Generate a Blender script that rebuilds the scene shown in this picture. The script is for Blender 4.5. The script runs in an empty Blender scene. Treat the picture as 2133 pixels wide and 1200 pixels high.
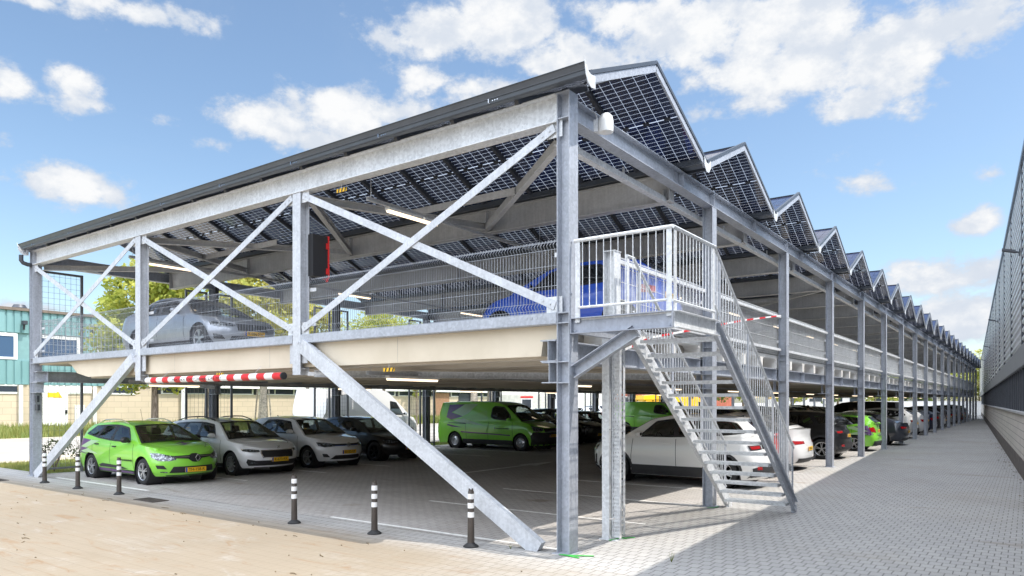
import bpy, bmesh, math, random
from mathutils import Vector, Matrix
from mathutils.geometry import tessellate_polygon
R = math.radians
scn = bpy.context.scene
COL = scn.collection

# ------------------------------------------------------------------ camera
CAM = Vector((4.8119, -7.8646, 1.9513))
YAW = R(35.9128)
FPX, Y0 = 1482.07, 837.66          # focal length and horizon, in pixels of the 2133 px wide photograph
cd = bpy.data.cameras.new('camera')
cam = bpy.data.objects.new('camera', cd)
COL.objects.link(cam)
cam.location = CAM
cam.rotation_euler = (R(90), 0, YAW)
cd.sensor_width = 36.0
cd.lens = FPX / 2133 * 36.0
cd.shift_y = (Y0 - 600) / 2133
cd.clip_start = 0.05
cd.clip_end = 3000
scn.camera = cam
FW = Vector((-math.sin(YAW), math.cos(YAW), 0))
RT = Vector((math.cos(YAW), math.sin(YAW), 0))

def ray(px, py):
    return FW + RT * ((px - 1066.5) / FPX) + Vector((0, 0, 1)) * ((Y0 - py) / FPX)

# ------------------------------------------------------------------ light
SUN = Vector((0.513, 0.118, 1.0)).normalized()
SUN_EL = math.asin(SUN.z)
SUN_AZ = math.atan2(SUN.x, SUN.y)
sd = bpy.data.lights.new('sun', 'SUN')
sd.energy = 3.5
sd.angle = R(0.5)
sd.color = (1.0, 0.945, 0.86)
sun = bpy.data.objects.new('sun', sd)
COL.objects.link(sun)
sun.rotation_euler = SUN.to_track_quat('Z', 'Y').to_euler()
sun.location = (30, 10, 60)

scn.view_settings.view_transform = 'Standard'
scn.view_settings.look = 'None'
scn.view_settings.exposure = 0.62
scn.view_settings.gamma = 1.0
scn.view_settings.use_curve_mapping = False
scn.cycles.max_bounces = 10
scn.cycles.diffuse_bounces = 6
scn.cycles.glossy_bounces = 4
scn.cycles.transparent_max_bounces = 24
scn.cycles.transmission_bounces = 4
scn.cycles.sample_clamp_indirect = 6.0

def world():
    w = bpy.data.worlds.new('World')
    scn.world = w
    w.use_nodes = True
    nt = w.node_tree
    N, L = nt.nodes, nt.links
    N.clear()
    def math_(op, a, b=None, c=None, clamp=False):
        n = N.new('ShaderNodeMath'); n.operation = op; n.use_clamp = clamp
        for i, v in enumerate((a, b, c)):
            if v is None: continue
            if isinstance(v, (int, float)): n.inputs[i].default_value = v
            else: L.new(v, n.inputs[i])
        return n.outputs[0]
    sky = N.new('ShaderNodeTexSky')
    sky.sky_type = 'NISHITA'
    sky.sun_disc = False
    sky.sun_elevation = SUN_EL
    sky.sun_rotation = SUN_AZ
    sky.air_density = 1.0
    sky.dust_density = 1.0
    sky.ozone_density = 2.2
    tc = N.new('ShaderNodeTexCoord')
    sep = N.new('ShaderNodeSeparateXYZ')
    L.new(tc.outputs['Generated'], sep.inputs[0])
    az = math_('ARCTAN2', sep.outputs[0], sep.outputs[1])
    el = math_('ARCSINE', sep.outputs[2])
    def noise(scale, detail, rough, off=0.0, dist=0.0):
        m = N.new('ShaderNodeMapping')
        m.inputs['Location'].default_value = (off, off * .7, -off)
        m.inputs['Scale'].default_value = (1, 1, 1.5)
        L.new(tc.outputs['Generated'], m.inputs[0])
        n = N.new('ShaderNodeTexNoise')
        n.inputs['Scale'].default_value = scale
        n.inputs['Detail'].default_value = detail
        n.inputs['Roughness'].default_value = rough
        n.inputs['Distortion'].default_value = dist
        L.new(m.outputs[0], n.inputs['Vector'])
        return n.outputs[0]
    def ramp(v, a, b):
        m = N.new('ShaderNodeMapRange'); m.interpolation_type = 'SMOOTHSTEP'
        m.inputs['From Min'].default_value = a; m.inputs['From Max'].default_value = b
        L.new(v, m.inputs['Value'])
        return m.outputs[0]
    n1 = noise(9, 9, .58, 0.0, .2)
    n2 = noise(26, 8, .62, 3.1)
    # clouds as the photograph shows them: direction, angular size, weight
    clouds = [(230, 12, 190, 34, .85), (410, 45, 95, 34, .8), (60, 0, 100, 18, .7), (22, 172, 62, 48, 1),
              (150, 172, 75, 44, .95), (190, 222, 80, 26, .7), (330, 250, 95, 24, .62), (8, 292, 30, 26, .7),
              (165, 388, 140, 44, 1.1), (560, 250, 150, 46, 1.05), (710, 235, 130, 62, 1.1), (620, 285, 160, 28, .9), (830, 240, 110, 40, .9),
              (440, 296, 46, 20, .65), (920, 70, 150, 70, 1.1), (1050, 60, 130, 90, 1.15), (1180, 120, 130, 70, 1.1),
              (1000, 190, 150, 52, 1.0), (1290, 40, 120, 60, .95), (900, 165, 60, 40, 1.0),
              (1450, 60, 190, 90, 1.15), (1660, 40, 220, 100, 1.25), (1640, 150, 210, 70, 1.1), (1850, 120, 150, 100, 1.25),
              (1560, 220, 150, 44, .85), (1780, 205, 130, 50, .95), (2050, 40, 150, 80, 1.0), (1900, 220, 60, 30, .75), (2010, 105, 60, 40, .8),
              (1815, 385, 95, 30, .75), (2070, 355, 70, 34, .62), (2040, 462, 66, 32, .92), (1960, 575, 150, 46, .95), (2060, 560, 130, 44, .95),
              (1990, 672, 110, 66, 1.1), (1570, 300, 34, 26, .6), (20, 640, 110, 22, .85), (1480, 275, 44, 22, .6), (-300, 200, 260, 90, 1.1),
              (2500, 200, 300, 120, 1.1), (600, -250, 330, 110, 1.1), (1700, -300, 300, 110, 1.0)]
    dens = None
    for (px, py, rx, ry, wgt) in clouds:
        d = ray(px, py).normalized()
        d2 = ray(px + rx, py).normalized(); d3 = ray(px, py - ry).normalized()
        a0, e0 = math.atan2(d.x, d.y), math.asin(d.z)
        ra = abs(math.atan2(d2.x, d2.y) - a0); re = abs(math.asin(d3.z) - e0)
        u = math_('DIVIDE', math_('SUBTRACT', az, a0), ra)
        v = math_('DIVIDE', math_('SUBTRACT', el, e0), re)
        r2 = math_('ADD', math_('MULTIPLY', u, u), math_('MULTIPLY', v, v))
        g = math_('MULTIPLY', math_('POWER', 2.718, math_('MULTIPLY', r2, -0.9)), wgt)
        dens = g if dens is None else math_('MAXIMUM', dens, g)
    # unseen cloud added behind and above the viewer as fill light for the shade
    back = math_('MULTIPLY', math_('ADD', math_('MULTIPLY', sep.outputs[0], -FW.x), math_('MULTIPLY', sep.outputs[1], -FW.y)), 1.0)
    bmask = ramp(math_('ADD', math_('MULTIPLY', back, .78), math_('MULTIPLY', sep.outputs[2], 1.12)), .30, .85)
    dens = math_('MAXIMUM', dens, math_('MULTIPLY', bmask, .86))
    wob = math_('ADD', math_('MULTIPLY', math_('SUBTRACT', n1, .5), 1.45), math_('MULTIPLY', math_('SUBTRACT', n2, .5), 1.5))
    f = math_('ADD', dens, wob)
    cov = ramp(f, .31, .80)
    wisp = math_('MULTIPLY', ramp(noise(3.2, 10, .6, 7.7, .6), .50, .80), .13)
    cov = math_('MAXIMUM', cov, wisp)
    thick = ramp(f, .42, 1.0)
    n3 = noise(15, 7, .6, 5.5)
    cm = N.new('ShaderNodeMix'); cm.data_type = 'RGBA'
    L.new(math_('MULTIPLY', thick, math_('ADD', .18, math_('MULTIPLY', ramp(n3, .36, .62), .85)), None, True), cm.inputs[0])
    cm.inputs[6].default_value = (.43, .475, .545, 1)
    cm.inputs[7].default_value = (.635, .64, .645, 1)
    # the added clouds shine far brighter than the visible ones, to lift the shade
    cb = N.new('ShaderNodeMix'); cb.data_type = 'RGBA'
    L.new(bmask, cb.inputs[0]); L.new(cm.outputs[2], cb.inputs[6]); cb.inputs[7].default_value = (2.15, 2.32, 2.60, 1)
    b1 = N.new('ShaderNodeBackground'); b1.inputs[1].default_value = 0.150
    tint = N.new('ShaderNodeMix'); tint.data_type = 'RGBA'; tint.blend_type = 'MULTIPLY'
    tint.inputs[0].default_value = 1.0
    L.new(sky.outputs[0], tint.inputs[6]); tint.inputs[7].default_value = (.95, .955, .905, 1)
    L.new(tint.outputs[2], b1.inputs[0])
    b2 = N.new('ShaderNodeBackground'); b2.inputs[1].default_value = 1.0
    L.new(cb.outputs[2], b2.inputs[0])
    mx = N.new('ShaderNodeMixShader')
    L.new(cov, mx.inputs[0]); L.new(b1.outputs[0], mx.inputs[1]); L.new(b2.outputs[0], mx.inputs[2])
    out = N.new('ShaderNodeOutputWorld')
    L.new(mx.outputs[0], out.inputs[0])
world()

# ------------------------------------------------------------------ materials
class NT:
    def __init__(s, name):
        s.m = bpy.data.materials.new(name); s.m.use_nodes = True
        s.N, s.L = s.m.node_tree.nodes, s.m.node_tree.links
        s.b = s.N['Principled BSDF']; s.out = s.N['Material Output']
    def n(s, t, **kw):
        x = s.N.new(t)
        for k, v in kw.items(): setattr(x, k, v)
        return x
    def set(s, sock, v):
        if isinstance(v, bpy.types.NodeSocket): s.L.new(v, sock)
        elif isinstance(v, (tuple, list)) and len(v) == 3 and sock.type == 'RGBA': sock.default_value = (*v, 1)
        else: sock.default_value = v
    def math(s, op, a, b=None, c=None, clamp=False):
        x = s.n('ShaderNodeMath', operation=op, use_clamp=clamp)
        for i, v in enumerate((a, b, c)):
            if v is not None: s.set(x.inputs[i], v)
        return x.outputs[0]
    def obj(s, scale=(1, 1, 1), rot=(0, 0, 0), kind='Object'):
        t = s.n('ShaderNodeTexCoord')
        m = s.n('ShaderNodeMapping')
        m.inputs['Scale'].default_value = scale; m.inputs['Rotation'].default_value = rot
        s.L.new(t.outputs[kind], m.inputs[0])
        return m.outputs[0]
    def pos(s, scale=(1, 1, 1), rot=(0, 0, 0)):
        g = s.n('ShaderNodeNewGeometry')
        m = s.n('ShaderNodeMapping')
        m.inputs['Scale'].default_value = scale; m.inputs['Rotation'].default_value = rot
        s.L.new(g.outputs['Position'], m.inputs[0])
        return m.outputs[0]
    def noise(s, vec, scale, detail=4, rough=.55, dist=0):
        x = s.n('ShaderNodeTexNoise')
        x.inputs['Scale'].default_value = scale; x.inputs['Detail'].default_value = detail
        x.inputs['Roughness'].default_value = rough; x.inputs['Distortion'].default_value = dist
        s.L.new(vec, x.inputs['Vector'])
        return x.outputs[0]
    def ramp(s, v, a, b, lo=0., hi=1.):
        m = s.n('ShaderNodeMapRange', interpolation_type='SMOOTHSTEP')
        s.set(m.inputs['Value'], v)
        m.inputs['From Min'].default_value = a; m.inputs['From Max'].default_value = b
        m.inputs['To Min'].default_value = lo; m.inputs['To Max'].default_value = hi
        return m.outputs[0]
    def mix(s, f, a, b, mode='MIX'):
        x = s.n('ShaderNodeMix', data_type='RGBA', blend_type=mode)
        s.set(x.inputs[0], f); s.set(x.inputs[6], a); s.set(x.inputs[7], b)
        return x.outputs[2]
    def bump(s, h, strength=.3, dist=.01):
        x = s.n('ShaderNodeBump')
        x.inputs['Strength'].default_value = strength; x.inputs['Distance'].default_value = dist
        s.L.new(h, x.inputs['Height'])
        s.L.new(x.outputs[0], s.b.inputs['Normal'])
    def base(s, c): s.set(s.b.inputs['Base Color'], c)
    def rough(s, v): s.set(s.b.inputs['Roughness'], v)
    def metal(s, v): s.set(s.b.inputs['Metallic'], v)

MATS = {}
def plain(name, col, rough=.5, metal=0, coat=0, emit=0, var=.12, vs=3.0):
    if name in MATS: return MATS[name]
    t = NT(name)
    if var:
        n = t.noise(t.obj(), vs, 5, .6)
        k = t.ramp(n, .3, .7, 1 - var, 1 + var)
        c = t.n('ShaderNodeVectorMath', operation='SCALE')
        c.inputs[0].default_value = col; t.L.new(k, c.inputs['Scale'])
        t.base(c.outputs[0])
    else: t.base(col)
    t.rough(rough); t.metal(metal)
    if coat:
        t.b.inputs['Coat Weight'].default_value = coat; t.b.inputs['Coat Roughness'].default_value = .03
    if emit:
        t.b.inputs['Emission Color'].default_value = (*col, 1); t.b.inputs['Emission Strength'].default_value = emit
    MATS[name] = t.m
    return t.m

def galvanised(name, col, spangle=.10, metal=.35, rough=.42):
    t = NT(name)
    v = t.pos()
    big = t.ramp(t.noise(v, 1.7, 6, .65, .4), .3, .72)
    vor = t.n('ShaderNodeTexVoronoi'); vor.inputs['Scale'].default_value = 30
    t.L.new(v, vor.inputs['Vector'])
    sp = t.n('ShaderNodeSeparateColor'); t.L.new(vor.outputs['Color'], sp.inputs[0])
    streak = t.ramp(t.noise(t.pos((9, 9, .55)), 2.2, 5, .6), .35, .75)
    k = t.math('ADD', t.math('ADD', t.math('MULTIPLY', sp.outputs[0], spangle), t.math('MULTIPLY', big, .16)),
               t.math('ADD', t.math('MULTIPLY', streak, .12), .80 - spangle * .5))
    c = t.n('ShaderNodeVectorMath', operation='SCALE'); c.inputs[0].default_value = col
    t.L.new(k, c.inputs['Scale'])
    t.base(c.outputs[0]); t.metal(metal)
    t.rough(t.math('ADD', t.math('MULTIPLY', sp.outputs[1], .14), rough - .05))
    t.bump(t.noise(v, 60, 3, .6), .04, .004)
    return t.m

def make_mats():
    M = MATS
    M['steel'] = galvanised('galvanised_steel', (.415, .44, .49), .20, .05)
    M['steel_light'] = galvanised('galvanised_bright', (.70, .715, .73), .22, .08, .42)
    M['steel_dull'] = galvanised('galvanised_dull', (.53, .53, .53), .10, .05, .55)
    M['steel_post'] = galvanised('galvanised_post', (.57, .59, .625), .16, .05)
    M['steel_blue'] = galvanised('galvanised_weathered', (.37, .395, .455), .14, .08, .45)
    M['frame_steel'] = plain('painted_frame', (.15, .155, .17), .5, .1)
    M['dark_steel'] = plain('dark_steel', (.055, .06, .072), .45, .3)
    M['gutter'] = plain('anthracite_gutter', (.082, .092, .108), .40, .25, 0, 0, .08)
    # concrete
    t = NT('deck_concrete'); v = t.pos()
    a = t.noise(v, .8, 6, .6); b = t.noise(t.pos((1, 6, 1.5)), 1.3, 6, .65)
    c = t.mix(t.ramp(a, .3, .7), (.60, .525, .405), (.69, .61, .485))
    c = t.mix(t.ramp(b, .56, .80, 0, .45), c, (.47, .395, .30))
    t.base(c); t.rough(.85); t.bump(t.noise(v, 35, 4), .12, .01); M['concrete'] = t.m
    t = NT('slab_concrete'); v = t.pos()
    a = t.noise(v, 1.2, 6, .6)
    ln = t.noise(t.pos((.02, 8, 3)), 2.0, 3, .6)
    c = t.mix(t.ramp(a, .3, .7), (.50, .45, .375), (.60, .55, .47))
    c = t.mix(t.ramp(ln, .48, .7, 0, .55), c, (.27, .225, .17))
    t.base(c); t.rough(.9); M['slab'] = t.m
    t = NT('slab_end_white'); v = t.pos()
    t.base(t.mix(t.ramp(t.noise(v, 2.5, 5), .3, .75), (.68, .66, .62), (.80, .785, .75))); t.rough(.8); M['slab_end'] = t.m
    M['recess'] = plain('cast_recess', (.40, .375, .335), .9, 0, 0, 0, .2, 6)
    # block paving
    def paving(name, ca, cb, joint, bw, bh, sand, dirt, rot=0):
        t = NT(name)
        br = t.n('ShaderNodeTexBrick'); br.offset = .5; br.squash = 1
        wv = t.n('ShaderNodeVectorMath', operation='ADD')
        nz = t.n('ShaderNodeTexNoise'); nz.inputs['Scale'].default_value = 6; nz.inputs['Detail'].default_value = 2
        t.L.new(t.pos(), nz.inputs['Vector'])
        sc = t.n('ShaderNodeVectorMath', operation='SCALE'); sc.inputs['Scale'].default_value = .016
        t.L.new(nz.outputs['Color'], sc.inputs[0])
        t.L.new(t.pos((1, 1, 0), (0, 0, rot)), wv.inputs[0]); t.L.new(sc.outputs[0], wv.inputs[1])
        t.L.new(wv.outputs[0], br.inputs['Vector'])
        br.inputs['Scale'].default_value = 1
        br.inputs['Brick Width'].default_value = bw; br.inputs['Row Height'].default_value = bh
        br.inputs['Mortar Size'].default_value = .0065; br.inputs['Mortar Smooth'].default_value = .25
        br.inputs['Bias'].default_value = 0
        br.inputs['Color1'].default_value = (*ca, 1); br.inputs['Color2'].default_value = (*cb, 1)
        br.inputs['Mortar'].default_value = (*joint, 1)
        v = t.pos()
        big = t.noise(v, .35, 7, .62, .5)
        med = t.noise(v, 2.4, 6, .65)
        fine = t.noise(v, 45, 3, .6)
        c = t.mix(t.ramp(fine, .3, .7, 0, .22), br.outputs['Color'], (.16, .155, .15))
        c = t.mix(t.ramp(big, .46, .72, 0, .35), c, dirt)
        c = t.mix(t.ramp(med, .60, .85, 0, .5), c, dirt)
        if sand:
            g = t.n('ShaderNodeNewGeometry'); sp = t.n('ShaderNodeSeparateXYZ'); t.L.new(g.outputs['Position'], sp.inputs[0])
            # builders' sand left over in front of the deck, swept towards the left
            my = t.ramp(sp.outputs[1], -.15, -1.3); mx = t.ramp(sp.outputs[0], 2.4, -1.8)
            s1 = t.ramp(t.noise(t.pos((.8, 1.6, 1)), 1.1, 8, .66, .8), .04, .50)
            s2 = t.ramp(t.noise(t.pos((.5, 2.2, 1)), 1.7, 8, .7, 1.2), .53, .70)
            m = t.math('MULTIPLY', my, mx)
            c = t.mix(t.math('MULTIPLY', m, t.math('MULTIPLY', s1, .93)), c, (.235, .192, .138))
            c = t.mix(t.math('MULTIPLY', m, t.math('MULTIPLY', s2, .62)), c, (.21, .125, .062))
        dk = t.ramp(t.noise(t.pos((.55, 1.9, 1)), .42, 7, .66, .9), .585, .72, 0, .55)
        c = t.mix(dk, c, (.20, .155, .105))
        tone = t.ramp(t.noise(t.pos(), .16, 5, .6), .3, .7, .90, 1.08)
        tn = t.n('ShaderNodeVectorMath', operation='SCALE'); t.L.new(c, tn.inputs[0]); t.L.new(tone, tn.inputs['Scale']); c = tn.outputs[0]
        sp_ = t.ramp(t.noise(v, 7.5, 2, .5), .735, .76, 0, .6)
        c = t.mix(sp_, c, (.10, .09, .08))
        t.base(c); t.rough(.86)
        t.b.inputs['Specular IOR Level'].default_value = .3
        h = t.math('ADD', t.math('MULTIPLY', br.outputs['Fac'], -1.0), t.math('MULTIPLY', fine, .35))
        t.bump(h, .55, .006)
        return t.m
    M['paving'] = paving('block_paving', (.425, .41, .39), (.38, .37, .355), (.165, .155, .145), .14, .20, True, (.29, .255, .20))
    M['floor'] = paving('parking_paving', (.49, .46, .435), (.43, .405, .38), (.20, .187, .175), .21, .105, False, (.25, .215, .18))
    t = NT('road_marking'); t.base(t.mix(t.ramp(t.noise(t.pos(), 9, 6, .7), .45, .7), (.74, .73, .70), (.52, .51, .48))); t.rough(.7); M['marking'] = t.m
    t = NT('asphalt'); v = t.pos()
    t.base(t.mix(t.ramp(t.noise(v, .25, 6, .6), .35, .65), (.27, .25, .225), (.36, .335, .30))); t.rough(.9); M['asphalt'] = t.m
    t = NT('sandy_verge'); v = t.pos()
    c = t.mix(t.ramp(t.noise(v, .5, 8, .7), .35, .62), (.46, .40, .315), (.35, .295, .22))
    t.base(c); t.rough(.95); M['sand'] = t.m
    t = NT('turf'); v = t.pos()
    c = t.mix(t.ramp(t.noise(v, .35, 8, .7), .35, .68), (.085, .135, .022), (.20, .215, .055))
    c = t.mix(t.ramp(t.noise(v, 14, 4, .7), .4, .75, 0, .7), c, (.055, .09, .018))
    t.base(c); t.rough(.95); M['turf'] = t.m
    # leaves
    def leaf(name, a, b, tr=.45):
        t = NT(name)
        oi = t.n('ShaderNodeNewGeometry')
        c = t.mix(t.ramp(t.noise(t.pos(), .9, 4, .6), .34, .68), a, b)
        c = t.mix(t.math('MULTIPLY', oi.outputs['Random Per Island'], .55), c, b)
        t.base(c); t.rough(.6)
        tl = t.n('ShaderNodeBsdfTranslucent'); t.L.new(c, tl.inputs[0])
        mx = t.n('ShaderNodeMixShader'); mx.inputs[0].default_value = tr
        t.L.new(t.b.outputs[0], mx.inputs[1]); t.L.new(tl.outputs[0], mx.inputs[2])
        t.L.new(mx.outputs[0], t.out.inputs[0])
        return t.m
    M['leaf_lime'] = leaf('lime_leaves', (.20, .275, .035), (.46, .455, .09))
    M['leaf_green'] = leaf('green_leaves', (.085, .15, .025), (.22, .285, .05))
    M['leaf_yellow'] = leaf('yellowish_leaves', (.29, .32, .06), (.55, .50, .14))
    M['leaf_shrub'] = leaf('shrub_leaves', (.045, .06, .022), (.12, .15, .04), .25)
    M['blade'] = leaf('grass_blades', (.11, .17, .025), (.30, .285, .085), .35)
    t = NT('bark'); c = t.mix(t.ramp(t.noise(t.pos((1, 1, .35)), 9, 6, .7), .35, .7), (.10, .075, .052), (.26, .215, .165))
    t.base(c); t.rough(.95); t.bump(t.noise(t.pos((1, 1, .3)), 16, 4), .5, .02); M['bark'] = t.m
    M['bark_pale'] = plain('pale_bark', (.30, .265, .215), .95, 0, 0, 0, .35, 9)
    # glass of buildings
    t = NT('window_glass'); t.base((.035, .045, .06)); t.rough(.06); t.b.inputs['Specular IOR Level'].default_value = .9; M['pane'] = t.m
    t = NT('blue_window_glass'); t.base((.03, .075, .16)); t.rough(.08); t.b.inputs['Specular IOR Level'].default_value = .7; M['pane_blue'] = t.m
    M['white'] = plain('white_paint', (.78, .78, .77), .45, 0, 0, 0, .05)
    M['offwhite'] = plain('offwhite_panel', (.66, .65, .62), .6, 0, 0, 0, .08)
    M['black'] = plain('black_plastic', (.018, .018, .02), .45, 0, 0, 0, 0)
    M['rubber'] = plain('rubber', (.022, .022, .023), .8, 0, 0, 0, .25, 20)
    M['bollard'] = plain('bollard_brown', (.060, .048, .040), .5, 0, 0, 0, .2, 8)
    M['reflect'] = plain('reflective_white', (.80, .80, .80), .35, 0, 0, 0, .08, 12)
    M['red'] = plain('signal_red', (.62, .022, .022), .4, 0, 0, 0, .1)
    M['yellow'] = plain('warning_yellow', (.78, .46, .02), .5, 0, 0, 0, .05)
    M['green'] = plain('green_strap', (.045, .42, .06), .5, 0, 0, 0, .1)
    M['lamp'] = plain('warm_lamp', (1.0, .80, .56), .5, 0, 0, 1.4, 0)
    M['lamp_body'] = plain('lamp_housing', (.62, .61, .58), .5)
    # bifacial modules: dark half cells, see-through gaps between them, a white busbar line across the middle
    t = NT('solar_cells')
    uv = t.n('ShaderNodeUVMap'); sp = t.n('ShaderNodeSeparateXYZ'); t.L.new(uv.outputs[0], sp.inputs[0])
    U, V = sp.outputs[0], sp.outputs[1]
    def gap(x, n, w):
        f = t.math('FRACT', t.math('MULTIPLY', x, n))
        d = t.math('MINIMUM', f, t.math('SUBTRACT', 1.0, f))
        return t.math('LESS_THAN', d, w)
    gu = gap(U, 6, .017); gv = gap(V, 24, .027)
    mid = t.math('LESS_THAN', t.math('ABSOLUTE', t.math('SUBTRACT', V, .5)), .0045)
    g = t.math('MAXIMUM', t.math('MAXIMUM', gu, gv), mid)
    rim = t.math('MINIMUM', t.math('MINIMUM', U, t.math('SUBTRACT', 1.0, U)), t.math('MULTIPLY', t.math('MINIMUM', V, t.math('SUBTRACT', 1.0, V)), 2.0))
    frame = t.math('LESS_THAN', rim, .018)
    g = t.math('MULTIPLY', g, t.math('SUBTRACT', 1.0, frame))
    vv = t.n('ShaderNodeCombineXYZ')
    t.L.new(t.math('FLOOR', t.math('MULTIPLY', U, 6)), vv.inputs[0]); t.L.new(t.math('FLOOR', t.math('MULTIPLY', V, 24)), vv.inputs[1])
    wn = t.n('ShaderNodeTexWhiteNoise', noise_dimensions='3D'); 
    ad = t.n('ShaderNodeVectorMath', operation='ADD'); t.L.new(vv.outputs[0], ad.inputs[0])
    gg = t.n('ShaderNodeNewGeometry'); fl = t.n('ShaderNodeVectorMath', operation='FLOOR'); t.L.new(gg.outputs['Position'], fl.inputs[0])
    t.L.new(fl.outputs[0], ad.inputs[1]); t.L.new(ad.outputs[0], wn.inputs[0])
    cc = t.mix(wn.outputs[0], (.022, .030, .068), (.040, .052, .105))
    cc = t.mix(frame, cc, (.03, .03, .033))
    t.base(cc); t.rough(.09); t.b.inputs['Specular IOR Level'].default_value = .55
    tr = t.n('ShaderNodeBsdfTransparent'); tr.inputs[0].default_value = (.56, .58, .62, 1)
    tl = t.n('ShaderNodeBsdfTranslucent'); tl.inputs[0].default_value = (.50, .52, .56, 1)
    m1 = t.n('ShaderNodeMixShader'); m1.inputs[0].default_value = .35
    t.L.new(tr.outputs[0], m1.inputs[1]); t.L.new(tl.outputs[0], m1.inputs[2])
    m2 = t.n('ShaderNodeMixShader'); t.L.new(g, m2.inputs[0]); t.L.new(t.b.outputs[0], m2.inputs[1]); t.L.new(m1.outputs[0], m2.inputs[2])
    t.L.new(m2.outputs[0], t.out.inputs[0]); M['solar'] = t.m
    # car glass
    t = NT('car_glass')
    lw = t.n('ShaderNodeFresnel'); lw.inputs[0].default_value = 1.5
    gl = t.n('ShaderNodeBsdfGlossy'); gl.inputs['Roughness'].default_value = .02
    tp = t.n('ShaderNodeBsdfTransparent'); tp.inputs[0].default_value = (.55, .60, .58, 1)
    mx = t.n('ShaderNodeMixShader')
    t.L.new(t.math('ADD', t.math('MULTIPLY', lw.outputs[0], 1.3), .06, None, True), mx.inputs[0]); t.L.new(tp.outputs[0], mx.inputs[1]); t.L.new(gl.outputs[0], mx.inputs[2])
    t.L.new(mx.outputs[0], t.out.inputs[0]); M['glass'] = t.m
    t = NT('tinted_glass'); t.base((.012, .014, .016)); t.rough(.04); t.b.inputs['Specular IOR Level'].default_value = .6; M['dark_glass'] = t.m
    t = NT('headlamp'); t.base((.42, .45, .50)); t.rough(.12); t.metal(.5); t.b.inputs['Coat Weight'].default_value = 1
    v = t.obj(); t.base(t.mix(t.ramp(t.noise(v, 22, 3, .6), .46, .66), (.05, .058, .066), (.42, .46, .51))); M['headlamp'] = t.m
    t = NT('tail_lamp'); t.base((.36, .008, .010)); t.rough(.12); t.b.inputs['Coat Weight'].default_value = 1; M['tail_lamp'] = t.m
    M['alloy'] = plain('alloy_rim', (.56, .57, .59), .3, .75, 0, 0, 0)
    M['alloy_dark'] = plain('dark_rim', (.05, .05, .055), .35, .6, 0, 0, 0)
    M['chrome'] = plain('chrome', (.75, .76, .78), .15, .95, 0, 0, 0)
    M['cabin'] = plain('cabin_trim', (.035, .033, .032), .8, 0, 0, 0, .2, 8)
    M['cladding_black'] = plain('black_cladding', (.035, .035, .038), .6, 0, 0, 0, .1)
    M['plate_yellow'] = plain('plate_yellow', (.86, .50, .018), .5, 0, 0, 0, 0)
    M['plate_blue'] = plain('plate_blue', (.02, .10, .48), .5, 0, 0, 0, 0)
    M['ink'] = plain('black_ink', (.012, .012, .012), .6, 0, 0, 0, 0)
make_mats()
def paint(name, col, metallic=0.0):
    if name in MATS: return MATS[name]
    t = NT(name); t.base(col); t.rough(.32 if metallic else .30); t.metal(metallic)
    t.b.inputs['Coat Weight'].default_value = 1.0; t.b.inputs['Coat Roughness'].default_value = .025
    v = t.obj(); t.rough(t.ramp(t.noise(v, 5, 4), .3, .7, .28, .38))
    MATS[name] = t.m
    return t.m

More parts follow.
